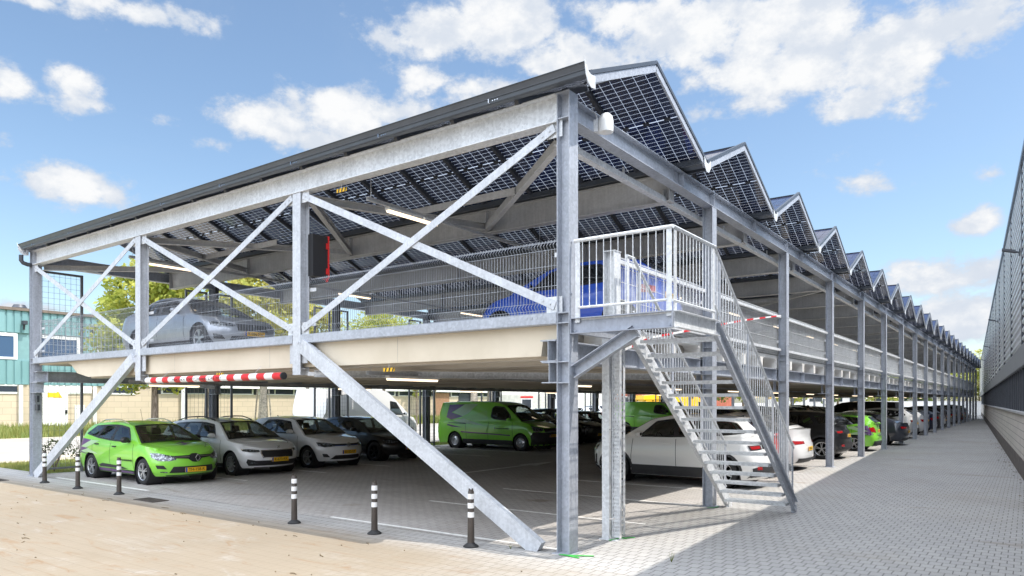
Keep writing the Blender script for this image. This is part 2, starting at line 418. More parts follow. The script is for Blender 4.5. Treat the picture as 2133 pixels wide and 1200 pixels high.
# ------------------------------------------------------------------ mesh helpers
class MB:
    def __init__(s): s.v, s.f, s.m, s.uv, s.mi = [], [], [], [], 0
    def add(s, vs, fs, uvs=None):
        o = len(s.v); s.v += [tuple(p) for p in vs]
        for i, f in enumerate(fs):
            s.f.append(tuple(o + k for k in f)); s.m.append(s.mi)
            s.uv.append(uvs[i] if uvs else None)
        return s
    def box(s, x0, x1, y0, y1, z0, z1):
        return s.add([(x0, y0, z0), (x1, y0, z0), (x1, y1, z0), (x0, y1, z0), (x0, y0, z1), (x1, y0, z1), (x1, y1, z1), (x0, y1, z1)],
                     [(3, 2, 1, 0), (4, 5, 6, 7), (0, 1, 5, 4), (1, 2, 6, 5), (2, 3, 7, 6), (3, 0, 4, 7)])
    def frame(s, p, q, up):
        p, q = Vector(p), Vector(q); d = (q - p).normalized(); u = Vector(up)
        if abs(d.dot(u)) > .995: u = Vector((1, 0, 0)) if abs(d.x) < .9 else Vector((0, 1, 0))
        u = (u - d * d.dot(u)).normalized(); return p, q, d, u, d.cross(u)
    def sect(s, p, q, pts, up=(0, 0, 1), cap=True):
        """extrude the closed section pts (side, up) from p to q"""
        p, q, d, u, w = s.frame(p, q, up); n = len(pts)
        vs = [a + w * x + u * y for a in (p, q) for x, y in pts]
        fs = [(i, (i + 1) % n, n + (i + 1) % n, n + i) for i in range(n)]
        if cap: fs += [tuple(range(n - 1, -1, -1)), tuple(range(n, 2 * n))]
        return s.add(vs, fs)
    def bar(s, p, q, w, h, up=(0, 0, 1)):
        return s.sect(p, q, [(-w / 2, -h / 2), (w / 2, -h / 2), (w / 2, h / 2), (-w / 2, h / 2)], up)
    def ibeam(s, p, q, h, b, tf=.014, tw=.009, up=(0, 0, 1)):
        H, B, T = h / 2, b / 2, tw / 2
        return s.sect(p, q, [(-B, -H), (B, -H), (B, -H + tf), (T, -H + tf), (T, H - tf), (B, H - tf), (B, H), (-B, H), (-B, H - tf), (-T, H - tf), (-T, -H + tf), (-B, -H + tf)], up)
    def channel(s, p, q, h, b, t=.010, up=(0, 0, 1)):
        """web on the -side, flanges towards +side"""
        H = h / 2
        return s.sect(p, q, [(0, -H), (b, -H), (b, -H + t), (t, -H + t), (t, H - t), (b, H - t), (b, H), (0, H)], up)
    def tube(s, pts, r, n=6, cap=True):
        pts = [Vector(p) for p in pts]; m = len(pts)
        rr = r if isinstance(r, (list, tuple)) else [r] * m
        vs = []; ref = None
        for i, p in enumerate(pts):
            d = (pts[min(i + 1, m - 1)] - pts[max(i - 1, 0)]).normalized()
            if ref is None: ref = Vector((0, 0, 1)) if abs(d.z) < .9 else Vector((1, 0, 0))
            u = (ref - d * ref.dot(d)).normalized(); w = d.cross(u); ref = u
            for k in range(n):
                a = 2 * math.pi * k / n; vs.append(p + (u * math.cos(a) + w * math.sin(a)) * rr[i])
        fs = [(i * n + k, i * n + (k + 1) % n, (i + 1) * n + (k + 1) % n, (i + 1) * n + k) for i in range(m - 1) for k in range(n)]
        if cap: fs += [tuple(range(n - 1, -1, -1)), tuple(range((m - 1) * n, m * n))]
        return s.add(vs, fs)
    def lathe(s, prof, n=20, axis='z', c=(0, 0, 0), a0=0, close=False):
        """prof: (radius, height) pairs turned about an axis"""
        vs = []
        for r, h in prof:
            for k in range(n):
                a = a0 + 2 * math.pi * k / n; x, y = r * math.cos(a), r * math.sin(a)
                p = (x, y, h) if axis == 'z' else ((x, h, y) if axis == 'y' else (h, x, y))
                vs.append((p[0] + c[0], p[1] + c[1], p[2] + c[2]))
        m = len(prof)
        fs = [(i * n + k, i * n + (k + 1) % n, (i + 1) * n + (k + 1) % n, (i + 1) * n + k) for i in range(m - 1) for k in range(n)]
        if prof[0][0] > 1e-4 and not close: fs.append(tuple(range(n)))
        if prof[-1][0] > 1e-4 and not close: fs.append(tuple(range((m - 1) * n, m * n)))
        return s.add(vs, fs)
    def quad(s, a, b, c, d, uv=None):
        return s.add([a, b, c, d], [(0, 1, 2, 3)], [uv] if uv else None)
    def poly(s, pts): return s.add(pts, [tuple(range(len(pts)))])
    def plate(s, pts, n, t):
        """flat polygon pts given thickness t along n"""
        n = Vector(n).normalized() * t; k = len(pts); P = [Vector(p) for p in pts]
        return s.add(P + [p + n for p in P], [tuple(range(k - 1, -1, -1)), tuple(range(k, 2 * k))] + [(i, (i + 1) % k, k + (i + 1) % k, k + i) for i in range(k)])
    def build(s, name, mat, parent=None, smooth=0, loc=None, recalc=True):
        me = bpy.data.meshes.new(name); me.from_pydata(s.v, [], s.f)
        mats = mat if isinstance(mat, (list, tuple)) else [mat]
        for m in mats: me.materials.append(MATS[m] if isinstance(m, str) else m)
        if len(mats) > 1: me.polygons.foreach_set('material_index', s.m)
        if any(s.uv):
            ul = me.uv_layers.new(name='UVMap')
            for p, u in zip(me.polygons, s.uv):
                if u:
                    for li, c in zip(p.loop_indices, u): ul.data[li].uv = c
        if recalc:
            bm = bmesh.new(); bm.from_mesh(me); bmesh.ops.recalc_face_normals(bm, faces=bm.faces); bm.to_mesh(me); bm.free()
        if smooth:
            me.polygons.foreach_set('use_smooth', [True] * len(me.polygons))
            me.set_sharp_from_angle(angle=R(smooth))
        me.update()
        o = bpy.data.objects.new(name, me); COL.objects.link(o)
        if parent is not None: o.parent = parent
        if loc: o.location = loc
        return o

def tag(o, label=None, cat=None, group=None, kind=None):
    if label: o['label'] = label
    if cat: o['category'] = cat
    if group: o['group'] = group
    if kind: o['kind'] = kind
    return o
def thing(name, label, cat, loc=(0, 0, 0), rz=0, group=None):
    o = bpy.data.objects.new(name, None); COL.objects.link(o)
    o.empty_display_size = .2; o.location = loc; o.rotation_euler = (0, 0, rz)
    return tag(o, label, cat, group)
def copy_tree(o, parent=None):
    c = o.copy(); COL.objects.link(c)
    if parent is not None: c.parent = parent
    for ch in list(o.children): copy_tree(ch, c)
    return c

def text_mesh(body, size, depth=.001, align='CENTER'):
    cu = bpy.data.curves.new('text', 'FONT'); cu.body = body; cu.size = size; cu.extrude = depth
    cu.align_x = align; cu.align_y = 'CENTER'; cu.resolution_u = 3
    o = bpy.data.objects.new('text', cu); COL.objects.link(o)
    dg = bpy.context.evaluated_depsgraph_get()
    me = bpy.data.meshes.new_from_object(o.evaluated_get(dg))
    bpy.data.objects.remove(o); bpy.data.curves.remove(cu)
    return me
def lettering(body, size, mat, parent, origin, right, up, name='lettering', width=None, bend=None):
    """letters lying in the plane spanned by right and up; bend = radius of the cylinder they wrap"""
    me = text_mesh(body, size)
    r, u = Vector(right).normalized(), Vector(up).normalized(); n = r.cross(u)
    xs = [v.co.x for v in me.vertices]; w = max(xs) - min(xs); k = width / w if width else 1
    for v in me.vertices:
        x, y, z = v.co
        if bend:
            a = y / bend
            v.co = Vector(origin) + r * (x * k) + u * (math.sin(a) * (bend + z)) + n * (math.cos(a) * (bend + z))
        else: v.co = Vector(origin) + r * (x * k) + u * y + n * z
    me.materials.clear(); me.materials.append(MATS[mat])
    o = bpy.data.objects.new(name, me); COL.objects.link(o)
    if parent is not None: o.parent = parent
    return o
# ------------------------------------------------------------------ ground
def sheet(name, mat, pts, z, kind='structure', label=None, cat=None):
    mb = MB(); mb.poly([(x, y, z) for x, y in pts]); o = mb.build(name, mat); tag(o, label, cat, None, kind); return o
sheet('ground', 'paving', [(-1500, -1500), (1500, -1500), (1500, 1500), (-1500, 1500)], 0)
sheet('parking_floor', 'floor', [(-16.75, .02), (-.30, .02), (-.30, 92), (-16.75, 92)], .004)
sheet('grass_verge', 'turf', [(-21.5, .35), (-16.76, .35), (-16.76, 140), (-18.5, 140), (-18.5, 9), (-21.5, 6.5)], .008)
sheet('grass_bank', 'turf', [(-60.0, -60), (-39, -60), (-39, 240), (-60, 240)], .008)
sheet('road', 'asphalt', [(-38.2, -80), (-24, -80), (-24, 6), (-19, 9), (-19, 240), (-38.2, 240)], .008)
sheet('sandy_verge', 'sand', [(-24, -80), (-21.5, -80), (-21.5, 6.5), (-18.5, 9.2), (-18.5, 240), (-19, 240), (-19, 9), (-24, 6)], .012)
sheet('sandy_shoulder', 'sand', [(-39, -80), (-38.2, -80), (-38.2, 240), (-39, 240)], .012)
mb = MB()
for s, e, n in ((-15.5, -10.86, 36), (-4.75, -.12, 36)):
    for k in range(n):
        if s < -10 and k in (0,): mb.box(s, e, .08, .16, .0045, .008)
        else: mb.box(s, e, .08 + 2.45 * k, .15 + 2.45 * k, .0045, .008)
tag(mb.build('bay_markings', 'marking'), kind='structure')
mb = MB()
mb.poly([(-7.78, 7.2, .009), (-7.62, 7.2, .009), (-7.62, 10.2, .009), (-7.78, 10.2, .009)])
mb.poly([(-8.05, 10.2, .009), (-7.35, 10.2, .009), (-7.70, 11.7, .009)])
tag(mb.build('arrow_marking', 'marking'), kind='structure')

# ------------------------------------------------------------------ the parking deck
LX = -16.45
NB = 18
def colY(k): return 0.0 if k == 0 else 5.078 + 5.0 * (k - 1)
YEND = colY(NB)
FX = [0.0, -5.40, -10.86, LX]
deck = thing('parking_deck', 'long galvanised steel two-storey parking deck under a saw-tooth roof of solar panels', 'parking deck')
def stiff(mb, x, y, zs, hx=.081, hy=.10):
    for z in zs: mb.box(x - hx, x + hx, y - hy, y + hy, z - .006, z + .006)
for side in (0, 1):
    for k in range(NB + 1):
        mb = MB(); X = LX if side else 0.0; Y = colY(k); top = 5.915 if k == 0 else 5.575
        mb.ibeam((X, Y, .0), (X, Y, top), .19, .217, .011, .008, (1, 0, 0))
        stiff(mb, X, Y, (2.20, 2.47, 2.97, 3.10))
        mb.box(X - .14, X + .14, Y - .15, Y + .15, .0, .012)
        if k == 0: stiff(mb, X, Y, (5.60,)); mb.box(X - .115, X + .095, Y - .125, Y + .11, 5.915, 5.927)
        if k < 8:
            for z_ in (2.86, 3.34, 4.0):
                for dy in (-.06, .06): mb.lathe([(.014, 0), (.014, .014), (0, .014)], 6, 'x', (X + .095, Y + dy, z_))
        mb.build('column', 'steel', deck)
# hanging front posts
for X in FX[1:3]:
    mb = MB(); mb.ibeam((X, -.01, 2.42), (X, -.01, 5.555), .19, .21, .011, .008, (0, 1, 0))
    for z in (2.53, 2.93, 3.14): mb.box(X - .10, X + .10, -.092, .072, z - .006, z + .006)
    mb.box(X + .011, X + .24, -.06, -.045, 2.62, 3.30)
    mb.box(X - .24, X - .011, -.06, -.045, 2.62, 3.30)
    mb.build('hanging_post', 'steel_post', deck)
# raking struts
def bolt(mb, x, y, z, r=.016):
    mb.lathe([(r, 0), (r, .014), (0, .014)], 6, 'y', (x, y, z)); 
for a, b in (((FX[1] + .16, -.10, 2.92), (-.36, -.10, .02)), ((FX[2] - .16, -.10, 2.92), (LX + .30, -.10, .02))):
    mb = MB(); a, b = Vector(a), Vector(b)
    mb.bar(a, b, .10, .235, (0, 0, 1))
    d = (b - a).normalized()
    mb.bar(a - d * .16, a + d * .05, .016, .20, (0, 0, 1))
    for q in (.05, .11):
        p = a - d * q; bolt(mb, p.x, p.y - .03, p.z)
    mb.build('raking_strut', 'steel_post', deck)
# crossed flats in the front bays
def flat(mb, a, b, y):
    a, b = Vector((a[0], y, a[1])), Vector((b[0], y, b[1])); d = (b - a).normalized()
    mb.bar(a, b, .012, .115, (0, 0, 1))
    for q in (.08, .20):
        for p in (a + d * q, b - d * q): bolt(mb, p.x, y - .018, p.z)
bays = [(FX[1], FX[0]), (FX[2], FX[1]), (FX[3], FX[2])]
for l, r in bays:
    lo, hi = l + .14, r - .14
    mb = MB(); flat(mb, (lo, 3.20), (hi, 5.50), -.092); mb.build('cross_brace', 'steel_post', deck)
    mb = MB(); flat(mb, (lo, 5.50), (hi, 3.20), -.074); mb.build('cross_brace', 'steel_post', deck)
    for x, z, sx in ((lo, 3.2, -1), (hi, 3.2, 1), (lo, 5.48, -1), (hi, 5.48, 1)):
        mb = MB(); mb.box(min(x + sx * .10, x - sx * .14), max(x + sx * .10, x - sx * .14), -.064, -.052, z - .10, z + .12)
        mb.build('gusset_plate', 'steel_light', deck)
# front eave beam, edge channels
mb = MB(); mb.ibeam((LX + .10, -.02, 5.745), (-.10, -.02, 5.745), .37, .20, .014, .009); mb.build('eave_beam', 'steel_light', deck)
for l, r in bays:
    mb = MB(); mb.channel((l + (.115 if l > LX + 1 else .10), -.105, 3.035), (r - (.11 if r < -1 else .10), -.105, 3.035), .15, -.15, .008)
    for q in (.25, .32, .39):
        x = r - .1 - q * 1.2
        if r == 0.0: mb.box(x - .016, x + .016, -.118, -.104, 3.04, 3.072)
    mb.build('edge_channel', 'steel', deck)
# beams along both sides: roof level and deck level
for side in (0, 1):
    X = LX if side else 0.0; s = 1 if side else -1
    for k in range(NB):
        y0, y1 = colY(k), colY(k + 1)
        mb = MB(); mb.ibeam((X, y0 + (.11 if k == 0 else 0), 5.715), (X, y1, 5.715), .28, .20, .013, .008)
        if k: mb.box(X - .095, X + .095, y0 - .006, y0 + .006, 5.59, 5.84)
        for j in range(1, 23):
            yv = -.32 + 3.957 * j
            if y0 + .1 < yv < y1 - .1: mb.box(X - .095, X + .095, yv - .007, yv + .007, 5.59, 5.84)
        mb.build('roof_side_beam', 'steel', deck)
        mb = MB(); ya = y0 - .10 if k == 0 else y0 + .002
        mb.ibeam((X + s * .235, ya, 2.618), (X + s * .235, y1, 2.618), .284, .235, .015, .010)
        for yq in (y0 + .16, y1 - .16, (y0 + y1) / 2): mb.box(X + s * .235 - .112, X + s * .235 + .112, yq - .006, yq + .006, 2.492, 2.745)
        mb.build('deck_side_beam', 'steel', deck)
    for k in range(NB + 1):
        y = colY(k); mb = MB()
        mb.ibeam((X + s * .215, y - .105, 2.336), (X + s * .215, y + .105, 2.336), .276, .23, .014, .011)
        mb.build('corbel', 'steel', deck)
# deep beams under the valleys, wind bracing between eave and first beam
PV, YV = 3.957, -.32
NV = 23
vy = lambda k: YV + PV * k
for k in range(1, NV + 1):
    mb = MB(); y = vy(k)
    mb.ibeam((LX + .12, y, 5.625), (-.12, y, 5.625), .48, .20, .018, .011)
    for x in (LX + .14, LX / 4, LX / 2, LX * .75, -.14): mb.box(x - .01, x + .01, y - .095, y + .095, 5.405, 5.845)
    mb.build('roof_beam', 'steel_dull', deck)
def wind(a, b, z=5.50, w=.13, h=.10):
    mb = MB(); mb.channel((a[0], a[1], z), (b[0], b[1], z), w, h, .008, (0, 0, 1)); mb.build('wind_brace', 'steel_dull', deck)
MX = [LX / 4, LX / 2, LX * .75]
for k in range(0, NV, 4):
    ya, yb = max(.14, vy(k) + .12), vy(k + 1) - .12
    for f, m in ((0, 0), (1, 0), (1, 1), (2, 1), (2, 2), (3, 2)):
        wind((FX[f] + (-.14 if f == 0 else .14 if f == 3 else 0), ya), (MX[m], yb))
    wind((FX[0] * .5 + MX[0] * .5 - .1, (ya + yb) / 2), (FX[1] * .5 + MX[0] * .5 + .1, (ya + yb) / 2), 5.50, .11, .06)
    wind((FX[2] * .5 + MX[1] * .5 + .9, (ya + yb) / 2), (FX[2] * .5 + MX[2] * .5 - .2, (ya + yb) / 2), 5.50, .11, .06)
# lower level horizontal bracing
for a, b in (((FX[1] + .2, .12, 2.44), (-.30, 4.95, 2.42)), ((FX[2] - .2, .12, 2.44), (LX + .30, 4.95, 2.42))):
    mb = MB(); mb.channel(a, b, .115, .08, .008); d = (Vector(b) - Vector(a)).normalized()
    p = Vector(a) + d * .05
    mb.bar(p - d * .16, p + d * .30, .05, .07); mb.build('deck_brace', 'steel_light', deck)
# deck units: ribbed concrete slabs spanning the whole width
zt, zu, zr, zd = 3.08, 2.925, 2.53, 2.775
prof = [(LX + .13, zt), (-.135, zt), (-.135, zd), (-.40, zd), (-.43, 2.56), (-13.53, 2.56), (-14.10, 2.66), (-14.45, 2.885), (-14.60, zu), (LX + .13, zu)]
mb = MB(); mb.plate([(x, .035, z) for x, z in prof], (0, 1, 0), .16)
mb.mi = 1
for x in (-3.1, -6.35, -9.6): mb.box(x - .003, x + .003, .0335, .0352, 2.575, 2.955)
mb.build('front_fascia', ['concrete', 'recess'], deck)
UW = 2.5
for k in range(36):
    y0 = .20 if k == 0 else UW * k; y1 = UW * (k + 1) - .008
    mb = MB(); mb.box(LX + .13, -.45, y0, y1, zu, zt)
    mb.mi = 1
    for q in (.31, 1.56):
        yc = UW * k + q
        pr = [(-.13, zr), (.13, zr), (.19, zu), (-.19, zu)]
        mb.sect((-.42, yc, 0), (-13.7, yc, 0), [(-a, z) for a, z in pr], (0, 0, 1))
    # planks cast between the ribs show as fine lines along the span
    for q in range(5):
        yc = y0 + .05 + q * (y1 - y0) / 5
        mb.box(-13.6, -.5, yc, yc + .04, zu - .012, zu - .001)
    mb.build('deck_slab', ['slab', 'slab'], deck)
    # white cast ends with their open cells
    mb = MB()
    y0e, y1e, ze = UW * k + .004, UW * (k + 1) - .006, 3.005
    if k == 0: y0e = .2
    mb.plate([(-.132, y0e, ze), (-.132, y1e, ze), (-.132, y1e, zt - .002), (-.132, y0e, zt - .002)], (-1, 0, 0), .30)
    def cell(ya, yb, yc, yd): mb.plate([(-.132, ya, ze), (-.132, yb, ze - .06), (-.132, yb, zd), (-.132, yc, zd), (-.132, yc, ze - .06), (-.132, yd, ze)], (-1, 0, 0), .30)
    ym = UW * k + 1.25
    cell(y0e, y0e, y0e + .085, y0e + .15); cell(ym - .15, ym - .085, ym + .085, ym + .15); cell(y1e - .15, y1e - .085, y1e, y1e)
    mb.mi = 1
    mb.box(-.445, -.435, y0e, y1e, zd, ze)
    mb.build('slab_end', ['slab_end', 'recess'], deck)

# roof: modules, rails, gutters and verges
ZV, ZR = 5.975, 6.80
MWID = 1.124
XE = .47
def slope_pt(k, s, t):
    """s = 0 near slope (rising away), 1 = far slope; t = 0 valley, 1 ridge"""
    if s == 0: return vy(k) + .13 + (PV / 2 - .15) * t, ZV + (ZR - ZV) * t
    return vy(k + 1) - .13 - (PV / 2 - .15) * t, ZV + (ZR - ZV) * t
def module(mb, k, s, j):
    xa, xb = XE - .02 - j * MWID - .008, XE - .02 - (j + 1) * MWID + .008
    (y0, z0), (y1, z1) = slope_pt(k, s, 0), slope_pt(k, s, 1)
    n = Vector((0, -(z1 - z0), (y1 - y0))).normalized() * .030
    if n.z < 0: n = -n
    A = [Vector((xa, y0, z0)), Vector((xb, y0, z0)), Vector((xb, y1, z1)), Vector((xa, y1, z1))]
    B = [p + n for p in A]
    mb.add(A, [(0, 1, 2, 3)], [[(0, 0), (1, 0), (1, 1), (0, 1)]])
    mb.mi = 1
    mb.add(A + B, [(0, 1, 5, 4), (1, 2, 6, 5), (2, 3, 7, 6), (3, 0, 4, 7)])
    # junction boxes on the middle line, frame lip
    mid = (A[0] + A[1] + A[2] + A[3]) / 4; sl = (A[3] - A[0]).normalized()
    for q in (-.36, 0, .36):
        c = mid + Vector((q, 0, 0)); mb.bar(c - sl * .035 - n * .25, c + sl * .035 - n * .25, .10, .018, n)
    mb.mi = 0
rest, rest_r = MB(), MB()
for k in range(NV):
    for s in (0, 1):
        for j in range(15):
            if k < 3 or (k == 3 and s == 1 and j < 10):
                mb = MB(); module(mb, k, s, j); mb.build('solar_module', ['solar', 'dark_steel'], deck, recalc=False)
            else: module(rest, k, s, j)
        # dark rails under the joints
        (y0, z0), (y1, z1) = slope_pt(k, s, 0), slope_pt(k, s, 1)
        for j in range(1, 15):
            x = XE - .02 - j * MWID; mb = MB() if k < 3 else rest_r
            mb.bar((x, y0, z0 - .045), (x, y1, z1 - .045), .065, .075, (0, 0, 1))
            if k < 3: mb.build('module_rail', 'dark_steel', deck)
        # verge trims on both gable ends
        for x, sg in ((XE, 1), (XE - 15 * MWID - .05, -1)):
            mb = MB()
            e0, e1 = (y0 - .10 * (1 if s == 0 else -1), z0 - .045), (y1 + .02 * (1 if s == 0 else -1), z1 + .006)
            mb.bar((x, e0[0], e0[1] - .045), (x, e1[0], e1[1] - .045), .03, .095, (0, 0, 1))
            mb.mi = 1
            mb.bar((x, e0[0], e0[1] + .040), (x, e1[0], e1[1] + .040), .055, .05, (0, 0, 1))
            mb.build('verge_trim', ['steel', 'gutter'], deck)
tag(rest.build('solar_module_field', ['solar', 'dark_steel'], deck, recalc=False), kind='stuff')
tag(rest_r.build('module_rail_field', 'dark_steel', deck), kind='stuff')
for k in range(NV + 1):
    mb = MB(); y = vy(k)
    xl = XE - 15 * MWID - .06
    if k == 0:
        pr = [(.10, 6.055), (.09, 6.065), (.055, 5.99), (.055, 5.985), (.04, 5.98), (.03, 5.935), (.0, 5.925), (-.10, 5.94), (-.10, 6.03), (-.09, 6.03), (-.085, 5.955), (.02, 5.95), (.035, 6.0), (.08, 6.055)]
        pr = [(q - YV, z) for q, z in pr]
        mb.sect((xl, 0, 0), (XE + .02, 0, 0), pr, (0, 0, 1))
        mb.mi = 1
        for j in range(8):
            x = -1.0 - 2.1 * j
            mb.box(x - .006, x + .006, YV - .058, YV - .03, 5.935, 5.985)
            for q in (.06, .10, .14): mb.box(x + q - .008, x + q + .008, YV - .046, YV - .030, 5.95, 5.962)
        mb.build('eave_gutter', ['gutter', 'chrome'], deck)
    else:
        mb.sect((xl, y, 0), (XE + .02, y, 0), [(-.17, 5.968), (-.09, 5.890), (.09, 5.890), (.17, 5.968), (.162, 5.973), (.085, 5.898), (-.085, 5.898), (-.162, 5.973)], (0, 0, 1))
        mb.bar((xl + .02, y - .20, 5.918), (XE, y - .20, 5.918), .05, .09); mb.bar((xl + .02, y + .20, 5.918), (XE, y + .20, 5.918), .05, .09)
        mb.build('valley_gutter', 'gutter', deck)
    for x, sg in ((XE + .028, 1), (xl - .02, -1)):
        mb = MB()
        if k == 0: pts = [(-.115, 6.11), (-.075, 6.03), (-.01, 5.965), (.05, 5.95), (.16, 5.965), (.16, 5.81), (.06, 5.79), (-.02, 5.83), (-.075, 5.91)]
        else: pts = [(-.14, 6.01), (-.04, 5.93), (.05, 5.93), (.15, 6.0), (.15, 5.88), (.06, 5.78), (-.05, 5.78), (-.14, 5.87)]
        mb.plate([(x, y + a, z) for a, z in pts], (1, 0, 0), .006 * sg); mb.build('valley_end_plate', 'steel_light', deck)
# downpipe of the eave gutter at the left corner
mb = MB(); mb.tube([(LX - .06, YV, 5.80), (LX - .06, YV, 5.66), (LX - .05, YV + .04, 5.60), (LX - .04, YV + .14, 5.57), (LX - .03, -.10, 5.57)], .055, 8); mb.build('downpipe', 'dark_steel', deck, 40)
mb = MB(); mb.tube([(LX - .16, -.06, 5.6), (LX - .16, -.06, .05)], .035, 8)
mb.tube([(LX - .16, .03, 5.6), (LX - .16, .03, 2.2), (LX - .16, .03, .05)], .02, 6); mb.build('downpipe', 'dark_steel', deck, 40)
# black downpipes on the far row of columns
for k in range(1, 9):
    y = colY(k); mb = MB(); mb.tube([(LX + .17, y + .02, 5.95), (LX + .17, y + .02, .02)], .055, 8)
    mb.tube([(LX + .17, y + .02, 2.62), (LX + .32, y + .10, 2.62), (LX + .36, y + .2, 2.55)], .06, 8); mb.build('downpipe', 'black', deck, 40)
# cable trays that carry the lamps
trays = [(-3.93, 5.27), (-11.8, 5.27), (-3.93, 2.43), (-11.8, 2.43)]
for x, z in trays:
    mb = MB(); mb.channel((x, .15, z), (x, YEND, z), .06, .05, .004, (0, 0, 1)) ; mb.build('cable_tray', 'steel_dull', deck)
    for q in range(0, 18):
        mb = MB(); y = .25 + q * 5.0; mb.tube([(x, y, z), (x, y, 5.86 if z > 4 else 2.93)], .006, 4)
        mb.build('tray_hanger', 'steel_dull', deck)
mb = MB(); mb.channel((-.20, .15, 5.42), (-.20, YEND, 5.42), .09, -.11, .004, (0, 0, 1))
for q in range(60):
    y = .6 + 1.5 * q; mb.box(-.275, -.255, y - .02, y + .02, 5.42, 5.60)
mb.build('cable_tray', 'steel_light', deck)

# strip lamps
n = 0
for x, z in trays:
    for q in range(14):
        y = .62 + q * 5.65
        if z > 4 and q > 8: continue
        lv = 'upper' if z > 4 else 'lower'
        rw = 'right' if x > -5 else 'left'
        ords = ['first', 'second', 'third', 'fourth', 'fifth', 'sixth', 'seventh', 'eighth', 'ninth', 'tenth', 'eleventh', 'twelfth', 'thirteenth', 'fourteenth'][q]
        where = 'under the solar roof' if z > 4 else 'under the concrete deck'
        t = thing('strip_light', f'warm strip light hung {where}, {ords} from the front in the {rw} run', 'strip light', (x, y, z - .075), 0, f'strip lights {where}')
        mb = MB(); mb.box(-.055, .055, 0, 1.25, .0, .045); mb.build('housing', 'lamp_body', t)
        mb = MB(); mb.sect((0, .02, -.001), (0, 1.23, -.001), [(-.045, 0), (-.032, -.035), (.032, -.035), (.045, 0)]); mb.build('diffuser', 'lamp', t)

# ------------------------------------------------------------------ welded mesh fences of the upper deck
def vpath(d, n, h, fold):
    """wire profile: list of (offset, height) with the V folds of a mesh panel"""
    o = [(0, 0)]
    for z in fold: o += [(0, z - .05), (.045, z), (0, z + .05)]
    o.append((0, h)); return o
def fence_panel(parent, p, q, z0, h, nrm, folds, step, wr=.0032, n=4, mat='steel_light'):
    p, q, nrm = Vector((*p, 0)), Vector((*q, 0)), Vector((*nrm, 0)); d = (q - p); Lg = d.length; d.normalize()
    mb = MB(); N = int(Lg / step); prof = vpath(0, 0, h, folds)
    up = Vector((0, 0, 1))
    ring = [(-wr, -wr), (wr, -wr), (wr, wr), (-wr, wr)]
    for i in range(N + 1):
        b = p + d * (i * Lg / N); vs = []
        for o, z in prof:
            c = b + nrm * o + up * (z0 + z)
            vs += [c + d * a + nrm * e for a, e in ring]
        m = len(prof)
        mb.add(vs, [(j * 4 + k, j * 4 + (k + 1) % 4, j * 4 + 4 + (k + 1) % 4, j * 4 + 4 + k) for j in range(m - 1) for k in range(4)])
    hs = [.02, h - .02]
    for z in folds: hs += [z - .05, z + .05]
    k = .30
    for a, b in zip(folds[:-1], folds[1:]):
        for c in (1, 2): hs.append(a + (b - a) * c / 3)
    for z in hs: mb.bar(p + up * (z0 + z) + nrm * .008, q + up * (z0 + z) + nrm * .008, wr * 2.2, wr * 2.2)
    return mb.build('mesh_panel', mat, parent, recalc=False)
ff = thing('mesh_fence', 'welded wire mesh fence along the front edge of the upper deck behind the crossed braces', 'fence', (0, 0, 0), 0, 'mesh fences of the upper deck')
for l, r in bays:
    fence_panel(ff, (l + .12, .12), (r - .12, .12), 3.13, .98, (0, -1), (.10, .90), .05, .0021, 4, 'steel')
for l, r in bays:
    for x in (l + .16, r - .16):
        for z in (3.30, 3.90): mb = MB(); mb.box(x - .10, x + .10, .10, .112, z - .03, z + .03); mb.build('clamp', 'steel_light', ff)
sf = thing('mesh_fence', 'long wire mesh fence with two bright rails on the upper deck behind the right-hand columns', 'fence', (0, 0, 0), 0, 'mesh fences of the upper deck')
lf = thing('mesh_fence', 'welded wire mesh fence on the far left edge of the upper deck', 'fence', (0, 0, 0), 0, 'mesh fences of the upper deck')
for k in range(NB):
    ya, yb = colY(k) + .06, colY(k + 1) - .06
    if k == 0: ya = 1.36
    st = .05 if k < 6 else .075
    fence_panel(sf, (-.135, ya), (-.135, yb), 3.10, 1.03, (1, 0), (.12, .92), st, .0032 if k < 6 else .0045)
    for z in (4.02, 3.22):
        mb = MB(); mb.sect((-.062, ya, z), (-.062, yb, z), [(-.03, -.028), (.03, -.028), (.03, .028), (-.03, .028)])
        mb.build('fence_rail', 'steel_light', sf)
    for y in (ya + .08, yb - .08):
        for z in (3.42, 3.80): mb = MB(); mb.box(-.118, -.09, y - .05, y + .05, z - .03, z + .03); mb.build('clamp', 'steel_light', sf)
    if k < 8: fence_panel(lf, (LX + .14, colY(k) + .06), (LX + .14, yb), 3.10, 1.03, (-1, 0), (.12, .92), .10, .005)

# ------------------------------------------------------------------ steel stair with landing
st = thing('steel_staircase', 'galvanised open-tread steel staircase with landing and tubular handrails at the near corner of the deck', 'staircase')
SX0, SX1, YL0, YL1, ZL = .30, 1.46, -.06, 1.30, 3.02
YF = 5.26
mb = MB(); mb.channel((.10, YL0 + .035, 2.92), (SX1 + .02, YL0 + .035, 2.92), .20, .075, .011); mb.box(SX1 + .012, SX1 + .022, YL0 - .04, YL0 + .035, 2.832, 3.008); mb.box(.10, .11, YL0 - .04, YL0 + .02, 2.832, 3.008)
for x in (.14, SX1 - .04):
    for z in (2.86, 2.98): bolt(mb, x, YL0 + .010, z, .017)
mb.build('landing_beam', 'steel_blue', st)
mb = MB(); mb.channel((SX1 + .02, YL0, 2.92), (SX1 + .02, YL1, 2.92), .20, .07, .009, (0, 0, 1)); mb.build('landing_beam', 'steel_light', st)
mb = MB(); mb.channel((.14, YL0 + .06, 2.92), (.14, YL1, 2.92), .20, .07, .009, (0, 0, 1)); mb.build('landing_beam', 'steel', st)
